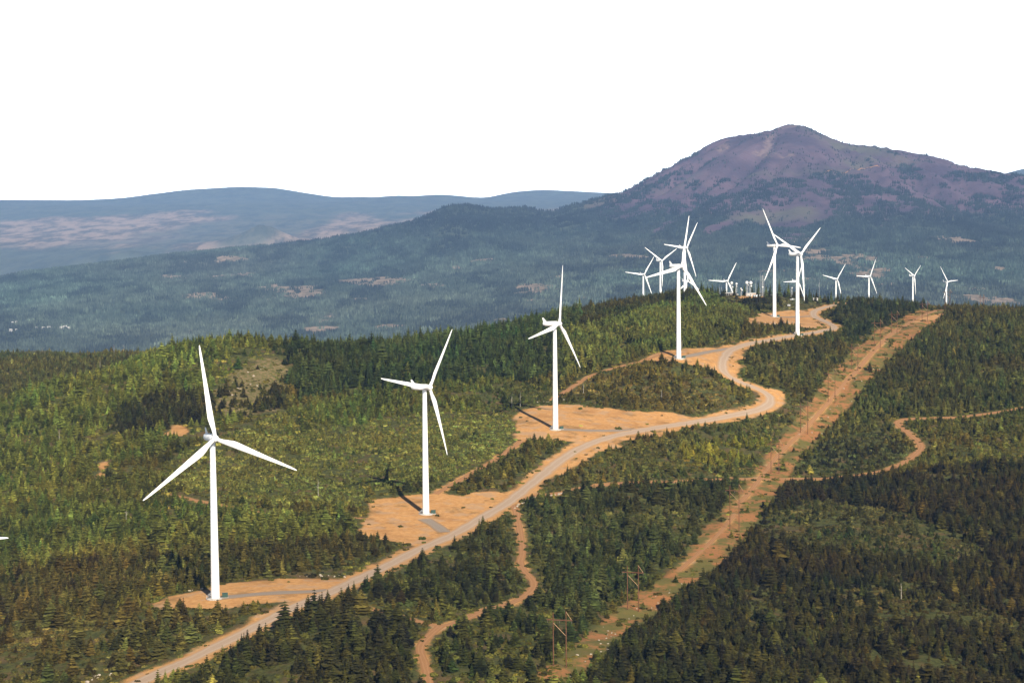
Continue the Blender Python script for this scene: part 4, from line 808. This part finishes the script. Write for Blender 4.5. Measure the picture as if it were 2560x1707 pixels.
def candidates(step, seed):
    g = np.random.default_rng(seed); X, Y = np.meshgrid(np.arange(-760, 770, step), np.arange(800, 2700, step)); X = X.ravel()+g.uniform(-.5, .5, X.size)*step; Y = Y.ravel()+g.uniform(-.5, .5, Y.size)*step
    k = (np.abs(X) < 0.285*Y+15); return X[k], Y[k], g
def region_of(X, Y, Z):
    a, b = proj(np.stack([X, Y, Z], -1)); a = a/S; b = b/S
    wob = (fbm(X, Y, 30, 131, 3)-.5)*26*900/np.maximum(Y, 900)*1.4; wob2 = (fbm(X, Y, 30, 137, 3)-.5)*12*900/np.maximum(Y, 900)*1.4
    r = np.full(X.shape, -1)
    for i, q in enumerate(REG): r[inside(a+wob, b+wob2, q[1])] = i
    return r, a, b
def visible(X, Y, Zt):
    ok = np.ones(X.shape, bool)
    for f in np.linspace(0.5, 0.992, 40):
        ok &= (CAMZ+(Zt-CAMZ)*f) > hz0(X*f, Y*f)-3
    return ok
def params(r, X, Y):
    de = np.where(r < 0, .5, np.array([q[2] for q in REG]+[.5])[r]); h = np.array([q[3] for q in REG]+[7.])[r]
    t = np.array([q[4] for q in REG]+[C_OLIVE])[r]; s = np.array([q[5] for q in REG]+[.6])[r]; st = np.array([q[6] for q in REG]+[C_OLIVE])[r]
    return de, h, t, s, st
X, Y, g = candidates(2.5, 5); Z = hz(X, Y); r, a, b = region_of(X, Y, Z); de, h, t, s, st = params(r, X, Y)
gap = fbm(X, Y, 34, 151, 4); de = de*np.clip((gap-.30)/.12, .12, 1)*np.where(de > .8, 1.0, .8)
so = soil_at(X, Y); co = corr_at(X, Y)
de = np.where(so < 1.8+2.2*g.random(X.size), 0.0, de); de = np.where(co < -2, de*.03, np.where(co < 2, de*.4, de))
de = np.where(h > 7.5, de*.62, de)
keep = g.random(X.size) < de*.62
X, Y, Z, r, h, t, so, co = (q[keep] for q in (X, Y, Z, r, h, t, so, co))
hh = .80*h*np.exp(g.normal(0, .27, X.size))*(.72+.56*fbm(X, Y, 70, 161, 3)); hh = np.where((so < 5) | (co < 3), hh*.75, hh); hh = np.where(g.random(X.size) < .12, hh*.5, hh); hh = np.clip(hh, 1.2, 19)
k = visible(X, Y, Z+hh); X, Y, Z, r, hh, t = (q[k] for q in (X, Y, Z, r, hh, t))
bright = np.exp(g.normal(0, .38, X.size))*(.65+.7*fbm(X, Y, 110, 171, 3)); hue = g.normal(0, .10, X.size)
tint = np.clip(t*bright[:, None]*np.stack([1+hue+.5*(fbm(X, Y, 60, 181, 2)-.5), np.ones_like(hue), 1-.4*hue], -1), .006, .4)
wid = g.uniform(1.1, 1.7, X.size)*np.clip(1.25-.02*hh, .9, 1.25); rz = g.uniform(0, 6.28, X.size); var = g.choice(6, X.size, p=[.26, .22, .17, .1, .13, .12])
a, b = proj(np.stack([X, Y, Z], -1)); score = np.where((a > 15) & (a < 2545) & (b < 1700), hh/Y, 0)
# one lone round fir in the clearing
pick = np.argsort(-score)[:300]; rest = np.ones(X.size, bool); rest[pick] = False
src = source('conifer_shapes', [('c%d' % i, m) for i, m in enumerate(crowns)])
scatter('conifer_forest', np.stack([X, Y, Z-.1], -1)[rest], np.stack([hh*wid, hh*wid, hh], -1)[rest], rz[rest], var[rest], tint[rest], src, 'mixed fir and pine forest covering the whole ridge', 'forest')
def tree(x, y, z, hgt, w, rot, v, tn, label, group):
    o = empty('fir_tree', (x, y, z-.1), rot, label=label, cat='tree', group=group); o.scale = (hgt*w, hgt*w, hgt)
    c = link('crown', crowns[v], parent=o); c['tint'] = [float(q) for q in tn]; link('trunk', TRUNK, parent=o); return o
for i in pick:
    nm = REG[r[i]][0] if r[i] >= 0 else 'default'; lb, gp = LAB.get(nm, LAB['default'])
    tree(X[i], Y[i], Z[i], hh[i], wid[i], rz[i], int(var[i]), tint[i], lb, gp)
print('conifers', X.size)
for px, hgt, lb in (((1998, 852), 8.5, 'lone round fir standing in the power line clearing'),):
    q = on_ground([px])[0]; tree(q[0], q[1], float(hz(q[0], q[1])), hgt, 1.5, 1., 3, C_DARK, lb, 'lone firs')
# taller firs standing around the antennas
for n_, (px, dep, hgt) in enumerate(((1763, 2440, 11), (1769, 2436, 14), (1781, 2438, 15), (1788, 2442, 12), (1837, 2455, 16), (1861, 2460, 15), (1880, 2458, 16), (1896, 2444, 18), (1915, 2395, 17), (1926, 2450, 17), (1948, 2445, 23), (1971, 2438, 19), (2024, 2420, 15), (2026, 2390, 12), (2050, 2380, 14), (2070, 2405, 15), (2078, 2400, 19), (2090, 2395, 13), (2103, 2410, 17), (2110, 2400, 14), (1700, 2330, 18), (1690, 2335, 17), (1675, 2320, 13), (2158, 2330, 15), (2185, 2325, 14), (2213, 2320, 15), (2243, 2315, 17), (2440, 2290, 15))):
    x, y, z = site(px, dep); tree(x, y, z, hgt, .95, n_*1.7, (0, 2, 4)[n_ % 3], (.03+.012*(n_ % 3), .042+.012*(n_ % 3), .017), 'tall dark fir standing up on the crest around the antenna hilltop', 'tall firs on the crest')
# shrubs
X, Y, g = candidates(2.5, 9); Z = hz(X, Y); r, a, b = region_of(X, Y, Z); de, h, t, s, st = params(r, X, Y)
so = soil_at(X, Y); co = corr_at(X, Y)
s = s*np.clip((fbm(X, Y, 22, 191, 4)-.33)/.15, .1, 1); s = np.where(so < .4+2.2*g.random(X.size), np.where(so < -5, .003, np.where(so < -1.5, .03, .2)), s); s = np.where(co < -1, s*.10+.10*(fbm(X, Y, 18, 197, 3) > .56), s)
keep = g.random(X.size) < s*.8; X, Y, Z, st = X[keep], Y[keep], Z[keep], st[keep]
k = visible(X, Y, Z+1.5); X, Y, Z, st = X[k], Y[k], Z[k], st[k]; sc = np.exp(g.normal(.42, .32, X.size)); n = X.size
bright = np.exp(g.normal(0, .4, n))*(.7+.6*fbm(X, Y, 60, 201, 3)); hue = g.normal(0, .09, n)+.35*(fbm(X, Y, 40, 211, 3)-.5)
tint = np.clip(st*bright[:, None]*np.stack([1+hue, np.ones(n), 1-.2*hue], -1), .006, .4)
shr = source('shrub_shapes', [('s%d' % i, shrub('shrub_%d' % i, 50+i)) for i in range(4)])
scatter('shrubs', np.stack([X, Y, Z-.05], -1), np.stack([sc*1.25, sc*1.25, sc*g.uniform(.7, 1.2, n)], -1), g.uniform(0, 6.28, n), g.integers(0, 4, n), tint, shr, 'low olive manzanita brush covering the open ridge ground', 'shrubs')
print('shrubs', n)
# ------------------------------------------------------------------ forest of the valley and the mountain
g = np.random.default_rng(21); st_ = 36.
X, Y = np.meshgrid(np.arange(-4200, 4600, st_), np.arange(7300, 14950, st_)); X = X.ravel()+g.uniform(-.5, .5, X.size)*st_; Y = Y.ravel()+g.uniform(-.5, .5, Y.size)*st_
k = np.abs(X) < .285*Y; X, Y = X[k], Y[k]; Z = vhz(X, Y); cl = bilinear(vx, vy, clear, X, Y)+(fbm(X, Y, 70, 221, 3)-.5)*1.2; ba = bilinear(vx, vy, bare, X, Y)+(fbm(X, Y, 90, 225, 3)-.5)*.8
pr = np.where(cl > .12, .2, .97); pr = np.where(ba > .45, .08*(1+5*(fbm(X, Y, 200, 231) > .54)), pr); pr = np.where((Z > CAMZ-120) & (ba <= .45), pr*.9, pr); thin = fbm(X, Y, 400, 241, 4); pr = pr*np.clip((thin-.25)/.12, .35, 1)
k = g.random(X.size) < pr; X, Y, Z, ba, cl = X[k], Y[k], Z[k], ba[k], cl[k]; n = X.size
sc = np.where((ba > .3) | (cl > 0), g.uniform(.55, .8, n), g.uniform(.8, 1.15, n)); v = np.where((ba > .45), 4+g.integers(0, 2, n), g.integers(0, 4, n))
br = np.exp(g.normal(0, .34, n))*(.45+1.1*fbm(X, Y, 500, 251, 4))*np.where(fbm(X, Y*.5, 180, 257, 3) > .60, .5, 1.05); tint = np.array((.033, .046, .032))[None]*br[:, None]*np.stack([1+.5*(fbm(X, Y, 900, 261, 3)-.5), np.ones(n), np.ones(n)], -1)*np.interp(Z, (CAMZ-380, CAMZ-120), (1.15, .28))[:, None]  # grey-blue in the tint paints part of the valley haze
cs = source('far_stand_shapes', [('k%d' % i, far_clump('far_stand_%d' % i, 80+i)) for i in range(4)]+[('k%d' % i, far_clump('far_few_%d' % i, 90+i, 4, 18)) for i in (4, 5)])
scatter('far_forest', np.stack([X, Y, Z-.5], -1), np.stack([sc, sc, sc], -1), g.uniform(0, 6.28, n), v, tint, cs, 'haze-tinted blue-green conifer forest covering the valley and the mountain flanks', 'forest'); print('far clumps', n)
# ------------------------------------------------------------------ pale dead trees
DEAD = plain('dead_wood', (0.30, 0.27, 0.22), 0.9, 0.1, var=.2)
def snag(px, h, label, dep=None):
    q = on_ground([px]); d = ray(np.array(px[0]*S), np.array(px[1]*S)); dep = 2545 if (len(q) == 0 or q[0][1] > 2700) else dep
    x, y = (q[0][0], q[0][1]) if dep is None else (d[0]/d[1]*dep, dep)
    o = empty('dead_tree', (x, y, float(hz(x, y))-.2), random.uniform(0, 6), label=label, cat='dead tree', group='pale dead trees on the ridge')
    MB().tube((0, 0, 0), (0.1, 0, h*.6), .22, .15, 7).tube((.1, 0, h*.6), (.0, .15, h), .15, .05, 7).obj('trunk', DEAD, o)
    for k in range(6):
        a = random.uniform(0, 6.28); z = h*random.uniform(.35, .9); l = h*.16*random.uniform(.5, 1); MB().tube((.05, 0, z), (l*math.cos(a), l*math.sin(a), z+l*.35), .09, .03, 5).obj('branch', DEAD, o)
for px, h, l in (((262, 812), 13, 'pale dead tree on the low back hill skyline, first of two'), ((285, 811), 13, 'pale dead tree on the low back hill skyline, second of two'), ((97, 812), 9, 'small pale dead tree alone on the back hill skyline'), ((731, 1135), 11, 'pale dead tree leaning in brush behind the winding soil track'), ((136, 1010), 8, 'short pale snag on the lower hillside'), ((290, 1200), 9, 'pale snag among dense firs below the soil patch'), ((1176, 938), 13, 'grey dead tree beside the turbine shadow above the long pad'), ((1195, 935), 12, 'grey dead tree above the long pad, by the soil edge'),
                 ((400, 850), 9, 'thin pale snag on the hill crest slope'), ((230, 850), 9, 'pale snag on the back hill face'), ((1340, 905), 9, 'thin grey snag beside the upper dirt track'), ((1520, 912), 9, 'thin grey snag in the brushy island of the road bend'), ((1566, 800), 8, 'grey snag by the hairpin pad'), ((2070, 1375), 9, 'grey snag in the dark forest across the clearing')):
    snag(px, h, l)
# ------------------------------------------------------------------ far houses in the valley
HW = plain('house_white', (0.36, 0.35, 0.34), .6)
for i, (px, py, w) in enumerate(((30, 745, 22), (38, 744, 16), (85, 757, 14), (100, 757, 18), (112, 756, 22), (120, 758, 14), (143, 756, 30), (150, 754, 24), (158, 757, 18), (25, 762, 18), (38, 762, 14))):
    q = raycast(np.array([px*S]), np.array([py*S]), vhz, 6000, 14000, 20)[0]
    if np.isnan(q[0]): continue
    lb = 'white house in the far valley, in the row of scattered roofs' if py > 750 else 'white house in the far valley, apart above the other roofs'
    o = empty('valley_house', (q[0], q[1], q[2]+6), random.uniform(-.4, .4), label=lb, cat='house', group='white houses in the far valley')
    MB().box((0, 0, 0), (w*.7, 9, 10)).obj('wall', HW, o, 0); MB().loft([[(x, -5, 5.02), (x, 5, 5.02), (x, 0, 8)] for x in (-w*.35-.6, w*.35+.6)]).obj('roof', ROOFM, o, 0)
    for sx in (-.3, .3): MB().box((sx*w*.7, -4.55, 2.5), (1.8, .2, 1.8)).obj('window', DARKW, o, 0)

# ------------------------------------------------------------------ the air between
hm = bpy.data.materials.new('haze'); hm.use_nodes = True; nt = hm.node_tree; nt.nodes.remove(nt.nodes['Principled BSDF'])
pv = N(nt, 'ShaderNodeVolumePrincipled'); pv.inputs['Color'].default_value = (0.34, 0.57, 1.0, 1); pv.inputs['Density'].default_value = 1.75e-5; pv.inputs['Anisotropy'].default_value = -0.2
nt.links.new(pv.outputs[0], nt.nodes['Material Output'].inputs['Volume'])
zlo = min(ZR.min(), VZ.min(), FZ.min())-3; zhi = max(VZ.max(), FZ.max())+60
MB().box((0, 14900, (zlo+zhi)/2), (22000, 33000, zhi-zlo)).obj('haze', hm, None, 0, kind='stuff', label='blue haze filling the air over ridge, valley and far hills', cat='haze')
print('terrain z', zlo, zhi)
